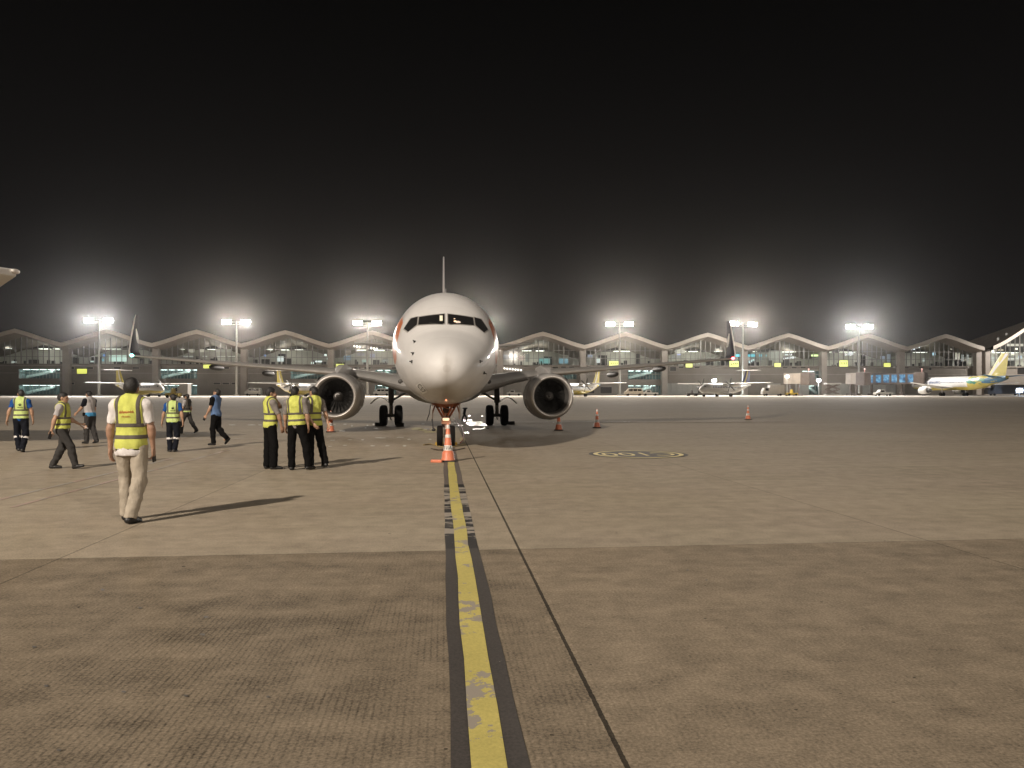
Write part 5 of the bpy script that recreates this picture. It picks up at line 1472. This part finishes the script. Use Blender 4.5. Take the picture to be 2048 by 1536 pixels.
spill("spilled_litter", [(684, 862, 16, 4), (690, 849, 8, 2.5), (704, 852, 4, 4), (735, 851, 5, 3), (731, 856, 5, 2.5), (747, 849, 5, 4), (751, 857, 12, 2), (669, 849, 6, 2), (818, 879, 8, 3), (860, 879, 8, 3), (809, 892, 8, 4), (846, 848, 8, 2),
                        (745, 892, 12, 2.4), (660, 893, 10, 2), (690, 891, 10, 2), (775, 892, 10, 2), (725, 880, 8, 2), (640, 882, 12, 1.6), (665, 881, 14, 1.6), (700, 880, 12, 1.6), (464, 850, 18, 1.8), (440, 850, 8, 2), (503, 850, 22, 1.8), (520, 850, 10, 2),
                        (1250, 844, 8, 1.6), (1258, 844, 6, 1.6), (1107, 845, 4, 2), (760, 876, 26, 2.0), (800, 875, 20, 1.6)], mat("pale_litter", (0.50, 0.47, 0.40), 0.7, var=0.25, scale=14))
spill("spilled_powder", [(925, 878, 14, 8), (835, 858, 30, 6), (846, 860, 24, 5), (870, 859, 22, 6), (860, 864, 30, 4), (905, 866, 14, 5)], mat("yellowish_dust", (0.40, 0.35, 0.17), 0.8, var=0.3, scale=14), 0.005)
spill("oil_stain", [(854, 858, 12, 3), (895, 900, 60, 4), (880, 889, 60, 3), (205, 1180, 9, 4), (280, 1217, 10, 4), (412, 1235, 13, 4.5), (405, 1270, 13, 4.5), (68, 1295, 10, 4), (93, 1373, 12, 5), (247, 1385, 13, 5), (372, 1393, 11, 6), (536, 1395, 9, 5), (118, 1502, 12, 6), (1375, 1141, 6, 3), (1413, 1161, 5, 3)], mat("dark_oil_stain", (0.06, 0.048, 0.036), 0.5, var=0.3, scale=8), 0.0045)

# ------------------------------------------------------------------ turboprops parked before the terminal
m_pw = mat("far_aircraft_white", (0.62, 0.60, 0.57), 0.4, var=0.08, scale=0.6, coat=0.3); m_py = mat("far_aircraft_yellow", (0.50, 0.41, 0.085), 0.45, var=0.12, scale=0.6, coat=0.2)
m_pb = mat("far_aircraft_blue", (0.045, 0.16, 0.28), 0.4, var=0.1, coat=0.3); m_pnavy = mat("far_tail_navy", (0.03, 0.04, 0.16), 0.4, var=0.1)
m_winb = mat("window_blue_grey", (0.10, 0.12, 0.19), 0.3, var=0.1); m_green = mat("far_aircraft_green", (0.04, 0.20, 0.13), 0.4, var=0.1)
def tube_fus(name, prof, m, parent, belly=None, n=28):
    """prof: (station, half width, half height, centre height); faces below the belly height get the second colour"""
    g = MB()
    g.loft([[Vector((w * math.cos(2 * math.pi * k / n), s, c + hh * math.sin(2 * math.pi * k / n))) for k in range(n)] for s, w, hh, c in prof], True)
    if belly is not None:
        g.mi = [1 if sum(g.v[i][2] for i in f) / len(f) < belly(sum(g.v[i][1] for i in f) / len(f)) else 0 for f in g.f]
    return g.build(name, m, parent, smooth=True)
def turboprop(label, p, rz, tail_m, swoosh_m, tip_m, belly=True, group="turboprops parked before the terminal"):
    r = thing("turboprop", label, "airplane", p, rz, group)
    f = tube_fus("fuselage", [(0, .05, .05, 1.75), (.5, .55, .5, 1.8), (1.4, .95, .92, 1.95), (2.6, 1.22, 1.25, 2.15), (4, 1.36, 1.36, 2.25), (17, 1.36, 1.36, 2.25), (20, 1.15, 1.12, 2.5), (23.5, .6, .62, 2.95), (26.5, .12, .16, 3.3)], [m_pw, m_py if belly else m_pw], r, lambda s: 1.55 if s < 19 else 1.55 + (s - 19) * .3)
    g = MB()
    for sg in (-1, 1):
        for i in range(18): g.box((sg * 1.345, 4.6 + i * .82, 2.55), (.06, .34, .42))
    g.build("cabin_windows", m_winb, f, fix=False)
    g = MB(); g.box((0, 1.72, 2.62), (1.5, .55, .42), Matrix.Rotation(R(-35), 4, 'X')); g.build("cockpit_window", m_cock, f, bevel=.1)
    for sg in (-1, 1):
        w_ = wing("wing", [(0, 10.6, 3.42, 2.7, .16), (4.6, 10.6, 3.44, 2.6, .16), (13.9, 11.2, 3.62, 1.5, .13)], m_pw, r, sg)
        c = Vector((sg * 4.05, 8.2, 3.05)); e_ = empty("engine"); e_.parent = r
        RX = Matrix.Translation(c) @ Matrix.Rotation(R(-90), 4, 'X')
        g = MB(); g.lathe([(.30, 0), (.46, .4), (.55, 1.2), (.55, 3), (.42, 5.2), (.1, 6)], 18, RX, caps=True); g.build("nacelle", m_pw if sg > 0 else m_pw, e_, smooth=True)
        g = MB(); g.lathe([(.02, -.55), (.18, -.3), (.28, 0)], 14, RX); g.build("propeller_hub", m_grey, e_, smooth=True)
        g = MB()
        for k in range(6):
            M = Matrix.Translation(c + Vector((0, -.15, 0))) @ Matrix.Rotation(R(60 * k + 14), 4, 'Y') @ Matrix.Rotation(R(40), 4, 'Z')
            q = [M @ Vector(v) for v in ((-.10, -.02, -.02), (.10, -.02, -.02), (.17, -.02, 1.2), (.10, -.02, 1.95), (-.06, -.02, 1.95), (-.14, -.02, 1.2), (-.10, .02, -.02), (.10, .02, -.02), (.17, .02, 1.2), (.10, .02, 1.95), (-.06, .02, 1.95), (-.14, .02, 1.2))]
            g.add(q, [(0, 1, 2, 5), (5, 2, 3, 4), (11, 8, 7, 6), (10, 9, 8, 11), (0, 6, 7, 1), (1, 7, 8, 2), (2, 8, 9, 3), (3, 9, 10, 4), (4, 10, 11, 5), (5, 11, 6, 0)])
        g.build("propeller", m_gear, e_, fix=False)
        g = MB(); g.tube([(sg * 1.2, 12.2, 1.3), (sg * 2.0, 12.3, .45)], .1, 8); g.build("main_gear_leg", m_grey, r)
        for q in (-.22, .22):
            g = MB(); g.lathe([(.15, -.13), (.42, -.14), (.45, 0), (.42, .14), (.15, .13)], 20, Matrix.Translation((sg * 2.05 + q, 12.3, .45)) @ Matrix.Rotation(R(90), 4, 'Y'), caps=True); g.build("main_wheel", m_tyre, r, auto=40)
        wing("tailplane", [(0, 24.6, 7.35, 1.9, .12), (3.7, 25.2, 7.35, 1.0, .1)], m_pw, r, sg)
    g = MB(); g.ball((0, 12.0, .98), (1.9, 2.6, .52), 16, 10); g.build("gear_fairing", m_py if belly else m_pw, r, smooth=True)
    fn = wing("fin", [(2.9, 19.2, 0, 7.0, .05), (4.2, 22.2, 0, 4.3, .09), (7.35, 24.3, 0, 2.4, .10)], tail_m, r, 1, 'x')
    for sg in (-1, 1):
        g = MB(); q = [(.19 * sg, 24.6, 7.2), (.19 * sg, 25.2, 7.2), (.2 * sg, 24.6, 5.4), (.3 * sg, 23.4, 3.9), (.3 * sg, 22.7, 3.9), (.2 * sg, 23.9, 5.4)]
        q2 = [(a - .06 * sg, b, c) for a, b, c in q]
        g.add(q + q2, [(0, 1, 2, 5), (5, 2, 3, 4), (7, 6, 11, 8), (8, 11, 10, 9)]); g.build("tail_swoosh", swoosh_m, fn, fix=False)
    g = MB(); g.ball((0, 26.0, 3.3), (.32, 1.1, .34), 12, 8); g.build("tail_cone", tip_m, r, smooth=True)
    g = MB(); g.tube([(0, 2.1, 1.2), (0, 2.1, .35)], .07, 8); g.build("nose_gear_leg", m_grey, r)
    for q in (-.16, .16): g = MB(); g.lathe([(.1, -.07), (.28, -.08), (.3, 0), (.28, .08), (.1, .07)], 16, Matrix.Translation((q, 2.1, .3)) @ Matrix.Rotation(R(90), 4, 'Y'), caps=True); g.build("nose_wheel", m_tyre, r, auto=40)
    return r
def put(u_wing, d, rz, scale=1.0):
    """origin so that the wing centre (station 11.5) stands at column u_wing, distance d"""
    x = (u_wing - 1024) * d / F
    v = Matrix.Rotation(rz, 3, 'Z') @ Vector((0, 11.5, 0))
    return Vector((x - v.x, d - v.y, gz(d)))
def lettering_side(r, body, size, y, z, sg, m, x=1.40):
    me = text_mesh(body, size)
    o = mesh_obj("fuselage_lettering", me, m, r)
    o.location = (sg * x, y, z); o.rotation_euler = (R(90), 0, R(90) if sg > 0 else R(-90))
d1 = 192
a1 = R(-27); turboprop("white and yellow turboprop behind the man in khaki, nose to the right", put(284, d1, R(52)), R(52), m_py, m_pw, m_pw)
turboprop("yellow tailed turboprop behind the three talking crew, left of the engine", put(600, 196, R(41)), R(41), m_py, m_pw, m_pw)
turboprop("yellow tailed turboprop with blue tail cone, just right of the right engine", put(1155, 198, R(-30)), R(-30), m_py, m_pw, m_pb)
a4 = R(-46); turboprop("turboprop with navy fin and plain white body, under the red wingtip light", put(1445, 196, a4), a4, m_pnavy, m_py, m_pw, belly=False)

# ------------------------------------------------------------------ yellow and white jet at the right edge
d5 = 205
a5 = R(-172)
r = thing("jet_airliner", "white and yellow jet with yellow fin at the right edge, tail towards us", "airplane", (0, 0, 0), a5)
vv = Matrix.Rotation(a5, 3, 'Z') @ Vector((0, 36.0, 0)); xt = (2008 - 1024) * 196 / F
r.location = (xt - vv.x, 196 - vv.y, gz(200))
def by(s): return 2.75 if s < 20 else 2.75 + (s - 20) * .42
fz = tube_fus("fuselage", [(0, .06, .06, 3.3), (.4, .6, .55, 3.3), (1.4, 1.15, 1.1, 3.4), (3, 1.65, 1.65, 3.65), (5, 1.95, 1.98, 3.8), (25, 1.95, 2.0, 3.8), (29, 1.75, 1.75, 4.1), (33, 1.1, 1.15, 4.7), (36.5, .45, .5, 5.2), (37.6, .1, .15, 5.3)], [m_pw, m_py], r, by, 32)
for sg in (-1, 1):
    for s0, s1, z0, z1, m_ in ((24.5, 27.0, 4.5, 4.0, m_green), (27, 30, 4.0, 2.95, m_green), (30, 37, 4.2, 5.1, m_pb), (26, 31, 5.0, 4.6, m_green), (27.5, 30.5, 4.75, 5.35, m_py)):
        g = MB(); rows = []
        for i in range(11):
            t = i / 10; s = s0 + (s1 - s0) * t; z = z0 + (z1 - z0) * t
            w = 1.98 if s < 25 else (1.98 - (s - 25) * .06 if s < 29 else 1.78 - (s - 29) * .155)
            cz_ = 3.8 if s < 25 else 3.8 + (s - 25) * .11
            hh = (.30 + .25 * math.sin(math.pi * t)) * (1.6 if m_ is m_pb else 1)
            row = []
            for q in (-1, 0, 1):
                zz = z + q * hh; kk = (zz - cz_) / (w + .02); row.append(Vector((sg * (w * math.sqrt(max(0.02, 1 - min(.98, kk * kk))) + .03), s, zz)))
            rows.append(row)
        g.loft(rows, False, closed=False); g.build("livery_swoosh", m_, fz, smooth=True, fix=False)
    w_ = wing("wing", [(1.5, 12.5, 2.6, 7.0, .13), (6, 15.2, 2.95, 4.2, .12), (17, 21.6, 3.9, 1.6, .11)], m_pw, r, sg)
    RX = Matrix.Translation((sg * 5.75, 11.2, 1.75)) @ Matrix.Rotation(R(-90), 4, 'X'); e_ = empty("engine"); e_.parent = r
    g = MB(); g.lathe([(.86, .3), (.95, 0), (1.05, .3), (1.15, 1.2), (1.12, 2.4), (.95, 3.4), (.80, 3.4)], 32, RX); g.build("nacelle", m_pw, e_, smooth=True)
    g = MB(); g.lathe([(.02, 1.0), (.88, 1.0)], 24, RX); g.lathe([(.02, 3.2), (.82, 3.2)], 24, RX); g.lathe([(.6, 3.2), (.5, 4.2), (.05, 4.9)], 20, RX); g.build("fan", m_fan, e_, fix=False)
    MB().box((sg * 5.75, 14.0, 2.75), (.3, 4.0, .8)).build("pylon", m_pw, e_)
    wing("tailplane", [(.4, 32.0, 5.2, 4.2, .1), (6.2, 35.6, 5.8, 1.6, .09)], m_pb, r, sg)
    g = MB(); g.tube([(sg * 3.8, 17.7, 2.6), (sg * 3.8, 17.7, .6)], .16, 10); g.build("main_gear_leg", m_grey, r)
    for q in (-.45, .45): g = MB(); g.lathe([(.2, -.2), (.55, -.2), (.6, 0), (.55, .2), (.2, .2)], 20, Matrix.Translation((sg * 3.8 + q, 17.7, .6)) @ Matrix.Rotation(R(90), 4, 'Y'), caps=True); g.build("main_wheel", m_tyre, r, auto=40)
    g = MB()
    for i in range(30): g.box((sg * 1.925, 6.2 + i * .6, 4.15), (.06, .24, .34))
    g.build("cabin_windows", m_winb, fz, fix=False)
    lettering_side(fz, "cebu pacific", 1.9, 10.2, 4.35, sg, mat("lettering_slate_blue", (0.16, 0.20, 0.30), 0.5, var=0), x=1.99)
fn = wing("fin", [(5.0, 27.6, 0, 8.4, .05), (6.2, 30.8, 0, 5.9, .08), (11.8, 35.2, 0, 2.4, .09)], m_py, r, 1, 'x')
for sg in (-1, 1):
    g = MB(); rows = []
    for i in range(9):
        t = i / 8; z = 5.6 + 6.0 * t; y = 31.5 + 4.4 * t + 1.3 * t * t; hw = .35 + .45 * t
        wy = .30 - .21 * t
        rows.append([Vector((sg * wy, y - hw, z)), Vector((sg * (wy - .02), min(y + hw, 36.9 + .7 * t), z))])
    g.loft(rows, False, closed=False); g.build("tail_swoosh", m_pw, fn, fix=False)
g = MB(); g.tube([(0, 5, 2.2), (0, 5, .4)], .1, 8); g.lathe([(.1, -.2), (.38, -.2), (.38, .2), (.1, .2)], 16, Matrix.Translation((0, 5, .4)) @ Matrix.Rotation(R(90), 4, 'Y'), caps=True); g.build("nose_gear", m_tyre, r, auto=40)

# ------------------------------------------------------------------ neighbouring aircraft, of which one wingtip shows at the left edge
r = thing("parked_aircraft", "pale wing tip of a neighbouring aircraft poking in high at the left edge", "airplane", (-30, 6, 0), 0)
def loc(x, y, z): return Vector((x + 30, y - 6, z))
g = MB()
out = [(x_ - .44, y_) for x_, y_ in ((-30, 13.5), (-20, 17.2), (-15.5, 18.35), (-13.45, 18.9), (-13.2, 19.3), (-13.05, 19.75), (-13.75, 20.1), (-15.2, 21.6), (-20, 23.4), (-30, 24.5))]
def zt(x, y): return 4.95 + (x + 13) * 0.06 + (0.0 if x < -14 else 0)
g.add([loc(x, y, zt(x, y) + .10) for x, y in out] + [loc(x, y, zt(x, y) - (.10 if x > -14 else .30)) for x, y in out], [tuple(range(10)), tuple(range(19, 9, -1))] + [(k, k + 10, (k + 1) % 10 + 10, (k + 1) % 10) for k in range(10)])
w_ = g.build("wing", m_pw, r, bevel=.04)
g = MB(); g.ball(loc(-13.50, 19.7, 4.95), (.09, .16, .07), 10, 6); g.build("wingtip_lens", m_lip, w_, smooth=True)
tube_fus("fuselage", [(-6, .05, .05, 2.2), (-4, 1.2, 1.2, 2.5), (0, 1.5, 1.5, 2.8), (18, 1.5, 1.5, 2.8), (28, .4, .5, 3.6)], [m_pw, m_py], r, lambda s: 2.0)
g = MB()
for x, y in ((-1.6, 13), (1.6, 13), (0, -2)):
    g.tube([(x * .7, y, 1.6), (x, y, .4)], .1, 8); g.lathe([(.1, -.15), (.4, -.15), (.4, .15), (.1, .15)], 16, Matrix.Translation((x, y, .4)) @ Matrix.Rotation(R(90), 4, 'Y'), caps=True)
g.build("landing_gear", m_tyre, r)
wing("fin", [(3.2, 20, 0, 7, .06), (8.0, 26, 0, 2.6, .09)], m_py, r, 1, 'x')

# ------------------------------------------------------------------ boarding bridges, vehicles and lamps by the terminal
m_bridge = mat("beige_bridge_panels", (0.42, 0.36, 0.31), 0.55, var=0.15, scale=0.5); m_bridged = mat("brown_bridge_metal", (0.13, 0.10, 0.085), 0.5, var=0.2, scale=0.5)
def bridge(label, u0, u1, v_mid, d0, d1_, h_, lit=False, cab=True):
    a = at(u0, v_mid, d0); b = at(u1, v_mid, d1_)
    L = (b - a); L.z = 0; ln = L.length; ang = math.atan2(L.y, L.x)
    r = thing("boarding_bridge", label, "jet bridge", (a.x, a.y, gz(a.y)), ang, "boarding bridges at the terminal")
    z = a.z - gz(a.y)
    g = MB(); g.box((ln / 2, 0, z), (ln, 2.6, h_))
    k = max(2, int(ln / 2.2))
    for i in range(k + 1):
        g.box((ln * i / k, 0, z), (.18, 2.75, h_ + .15))
    t = g.build("tunnel", m_bridge if not lit else m_bridged, r, fix=False)
    if lit:
        for sg in (-1, 1):
            g = MB()
            for i in range(k):
                g.box((ln * (i + .5) / k, sg * 1.32, z + .05), (ln / k * random.uniform(.55, .85), .06, h_ * .72))
            g.build("lit_glazing", LITB, t, fix=False)
    for q in (.25, .8):
        g = MB(); g.box((ln * q, 0, (z - h_ / 2) / 2), (.5, .7, z - h_ / 2)); g.box((ln * q, 0, .35), (1.6, 2.4, .7)); g.build("support_leg", m_bridged, r, fix=False)
    if cab:
        g = MB(); g.box((-1.3, 0, z - .1), (2.8, 3.2, h_ + .6)); g.box((-2.6, 0, z), (.6, 3.5, h_ + .2)); c = g.build("cab", m_bridged, r, bevel=.1)
        g = MB(); g.tube([(-1.5, -.6, z + h_ / 2 + .3), (-1.5, -.6, z + h_ / 2 + 1.1)], .1, 6); g.ball((-1.5, -.6, z + h_ / 2 + 1.2), .25, 8, 6); g.build("beacon", lamp_mat("red_beacon_glow", (1, .35, .28), .9, False), c, smooth=True)
    return r
def blue_glass():
    k = NT("blue_lit_glazing"); nz = k.noise(k.obj(), 0.9, 3)
    c = k.ramp(nz, [(0.35, (0.02, 0.06, 0.14)), (0.55, (0.10, 0.34, 0.60)), (0.72, (0.35, 0.75, 0.9))])
    k.lk(c, k.b.inputs["Emission Color"]); k.b.inputs["Emission Strength"].default_value = 0.75; k.b.inputs["Base Color"].default_value = (.03, .04, .06, 1)
    return k.m
LITB = blue_glass()
bridge("long boarding bridge with blue-lit windows reaching the yellow tailed jet", 1832, 1722, 757, 226, 238, 3.4, True)
bridge("short beige boarding bridge right of the navy-tailed turboprop", 1606, 1572, 757, 222, 226, 3.2)
bridge("brown boarding bridge cab under the lettered sign by the white shop letters", 1718, 1697, 757, 226, 229, 3.4)
m_van = mat("vehicle_cream_paint", (0.50, 0.45, 0.38), 0.4, var=0.1, coat=0.4); m_vanw = mat("vehicle_white_paint", (0.62, 0.60, 0.57), 0.4, var=0.08, coat=0.4); m_tug = mat("vehicle_yellow_paint", (0.52, 0.38, 0.05), 0.45, var=0.15); m_vdark = mat("vehicle_dark_paint", (0.06, 0.055, 0.055), 0.5, var=0.2)
def vehicle(label, cat, u, d, L, Hh, m, kind='van', rz=0.0, name=None):
    p = Vector(((u - 1024) * d / F, d, gz(d)))
    r = thing(name or {'van': 'minibus', 'tug': 'baggage_tug', 'pickup': 'pickup_truck', 'truck': 'service_truck', 'stairs': 'boarding_stairs'}[kind], label, cat, p, rz)
    wd = 1.9
    if kind == 'van': prof = [(-L / 2, .45), (L / 2, .45), (L / 2, Hh * .55), (L / 2 - .25, Hh * .95), (L / 2 - .6, Hh), (-L / 2 + 1.3, Hh), (-L / 2 + .55, Hh * .62), (-L / 2, Hh * .52)]
    elif kind == 'pickup': prof = [(-L / 2, .45), (L / 2, .45), (L / 2, Hh * .55), (.35, Hh * .55), (.15, Hh), (-1.0, Hh), (-1.6, Hh * .6), (-L / 2, Hh * .55)]
    elif kind == 'truck': prof = [(-L / 2, .5), (L / 2, .5), (L / 2, Hh), (-L / 2 + 2.2, Hh), (-L / 2 + 2.1, Hh * .75), (-L / 2 + .6, Hh * .75), (-L / 2, Hh * .45)]
    else: prof = [(-L / 2, .35), (L / 2, .35), (L / 2, Hh * .5), (.2, Hh * .5), (.0, Hh), (-.1, Hh), (-.1, Hh * .55), (-L / 2, Hh * .5)]
    M = Matrix.Translation((0, wd / 2, 0)) @ Matrix.Rotation(R(90), 4, 'X')
    g = MB(); g.prism(prof, wd, M); b = g.build("body", m, r, bevel=.06)
    if kind != 'tug':
        zz = Hh * .76
        x0, x1 = {'van': (-L / 2 + 1.2, L / 2 - .4), 'pickup': (-1.2, .05), 'truck': (-L / 2 + .7, -L / 2 + 1.9)}[kind]
        if kind == 'truck': zz = Hh * .6
        k = max(1, int((x1 - x0) / 1.1))
        for i in range(k):
            for sg in (-1, 1): MB().box((x0 + (x1 - x0) * (i + .5) / k, sg * wd / 2, zz), ((x1 - x0) / k * .86, .04, Hh * .26)).build("side_window", m_cock, b, fix=False)
    for sx_ in (-1, 1):
        for sg in (-1, 1):
            g = MB(); g.lathe([(.02, -.12), (.33, -.12), (.36, 0), (.33, .12), (.02, .12)], 18, Matrix.Translation((sx_ * L * .32, sg * (wd / 2 - .05), .36)) @ Matrix.Rotation(R(90), 4, 'X')); g.build("wheel", m_tyre, r, auto=40)
    return r
vehicle("cream minibus parked before the terminal, right of the right engine", "minibus", 1267, 222, 5.6, 2.3, m_van)
vehicle("small white pickup parked right of the cream minibus", "pickup truck", 1300, 226, 4.8, 1.8, m_vanw, 'pickup')
vehicle("dark baggage tug left of the navy-tailed turboprop", "baggage tug", 1384, 214, 3.4, 1.7, m_vdark, 'tug')
vehicle("white pickup under the blue-lit boarding bridge", "pickup truck", 1766, 214, 5.0, 1.9, m_vanw, 'pickup')
vehicle("white box truck standing behind the head of the half hidden walker", "truck", 361, 168, 4.2, 3.2, m_vanw, 'truck')
vehicle("yellow tug beside the white box truck at left", "baggage tug", 347, 166, 3.0, 2.2, m_tug, 'tug')
vehicle("grey service truck beneath the beige boarding bridge", "truck", 1545, 216, 6.5, 3.2, m_grey, 'truck')
vehicle("yellow tug parked under the cab of the beige boarding bridge", "baggage tug", 1583, 214, 3.2, 1.9, m_tug, 'tug')
vehicle("dark truck at the far right edge behind the jet's tail", "truck", 2010, 226, 12, 3.4, m_vdark, 'truck')
vehicle("white minibus between the left main wheels and the nose", "minibus", 764, 226, 5.2, 2.2, m_vanw)
vehicle("small white pickup between the nose and the right main wheels", "pickup truck", 1028, 228, 4.6, 1.8, m_vanw, 'pickup')
vehicle("white minibus left of the three talking crew, far off", "minibus", 507, 224, 5.0, 2.4, m_vanw)
# folded airstairs (scissor legs) beside the brown cab
p = Vector(((1665 - 1024) * 222 / F, 222, gz(222)))
r = thing("scissor_lift", "pale scissor lift with crossed dark legs left of the brown bridge cab", "lift", p, 0)
g = MB()
for i in range(2):
    for y in (-.9, .9):
        for a_, b_ in (((-1.9, .5 + 1.5 * i), (1.9, 2.0 + 1.5 * i)), ((1.9, .5 + 1.5 * i), (-1.9, 2.0 + 1.5 * i))): g.tube([(a_[0], y, a_[1]), (b_[0], y, b_[1])], .14, 6)
g.build("scissor_legs", m_bridged, r, fix=False)
MB().box((0, 0, 3.7), (4.4, 2.4, .4)).build("platform", m_vanw, r, bevel=.05)
MB().box((0, 0, .35), (4.6, 2.2, .4)).build("chassis", m_vanw, r, bevel=.05)
# lamps
def yard_lamp(label, u, v, d, es, col, watt, rad=.55):
    q = at(u, v, d)
    r = thing("yard_lamp", label, "lamp", (q.x, q.y, gz(d)), 0, "small floodlights on poles by the terminal")
    z = q.z - gz(d)
    g = MB(); g.tube([(0, .35, 0), (0, .35, z)], .09, 8); g.box((0, .25, z), (rad * 2.4, .3, rad * 1.6)); g.build("pole", m_pole, r, fix=False)
    g = MB(); g.ball((0, 0, z), (rad, .25, rad * .75), 12, 8); g.build("lens", lamp_mat("yard_lamp_lens", col, es, False), r, smooth=True)
    ld = bpy.data.lights.new("yard_light", 'POINT'); ld.energy = watt; ld.color = col; ld.shadow_soft_size = .4
    lo = bpy.data.objects.new("yard_light", ld); COL.objects.link(lo); lo.parent = r; lo.location = (0, -.8, z)
yard_lamp("white floodlight glowing above the navy-tailed turboprop's wing", 1429, 761, 228, 12, (.90, 1, .97), 9000)
yard_lamp("warm lamp glowing on the beige boarding bridge", 1575, 753, 217, 10, (1, .93, .8), 500)
yard_lamp("cold white lamp glowing left of the scissor lift", 1638, 761, 226, 14, (.93, .97, 1), 2200)
yard_lamp("bluish lamp low down behind the tail of the yellow jet", 2040, 781, 222, 14, (.6, .75, 1), 900, .9)
# a bright light washing the pale loading bays
# ------------------------------------------------------------------ humid air
hz = MB(); hz.box((0, 135, 24.5), (900, 460, 51))
k = NT("humid_haze")
k.t.nodes.remove(k.b)
pv = k.n("VolumePrincipled"); pv.inputs["Color"].default_value = (0.92, 0.90, 0.88, 1); pv.inputs["Density"].default_value = 0.000115; pv.inputs["Anisotropy"].default_value = 0.94
k.lk(pv.outputs[0], k.out.inputs["Volume"])
ho = hz.build("haze", k.m)
tag(ho, kind="stuff")
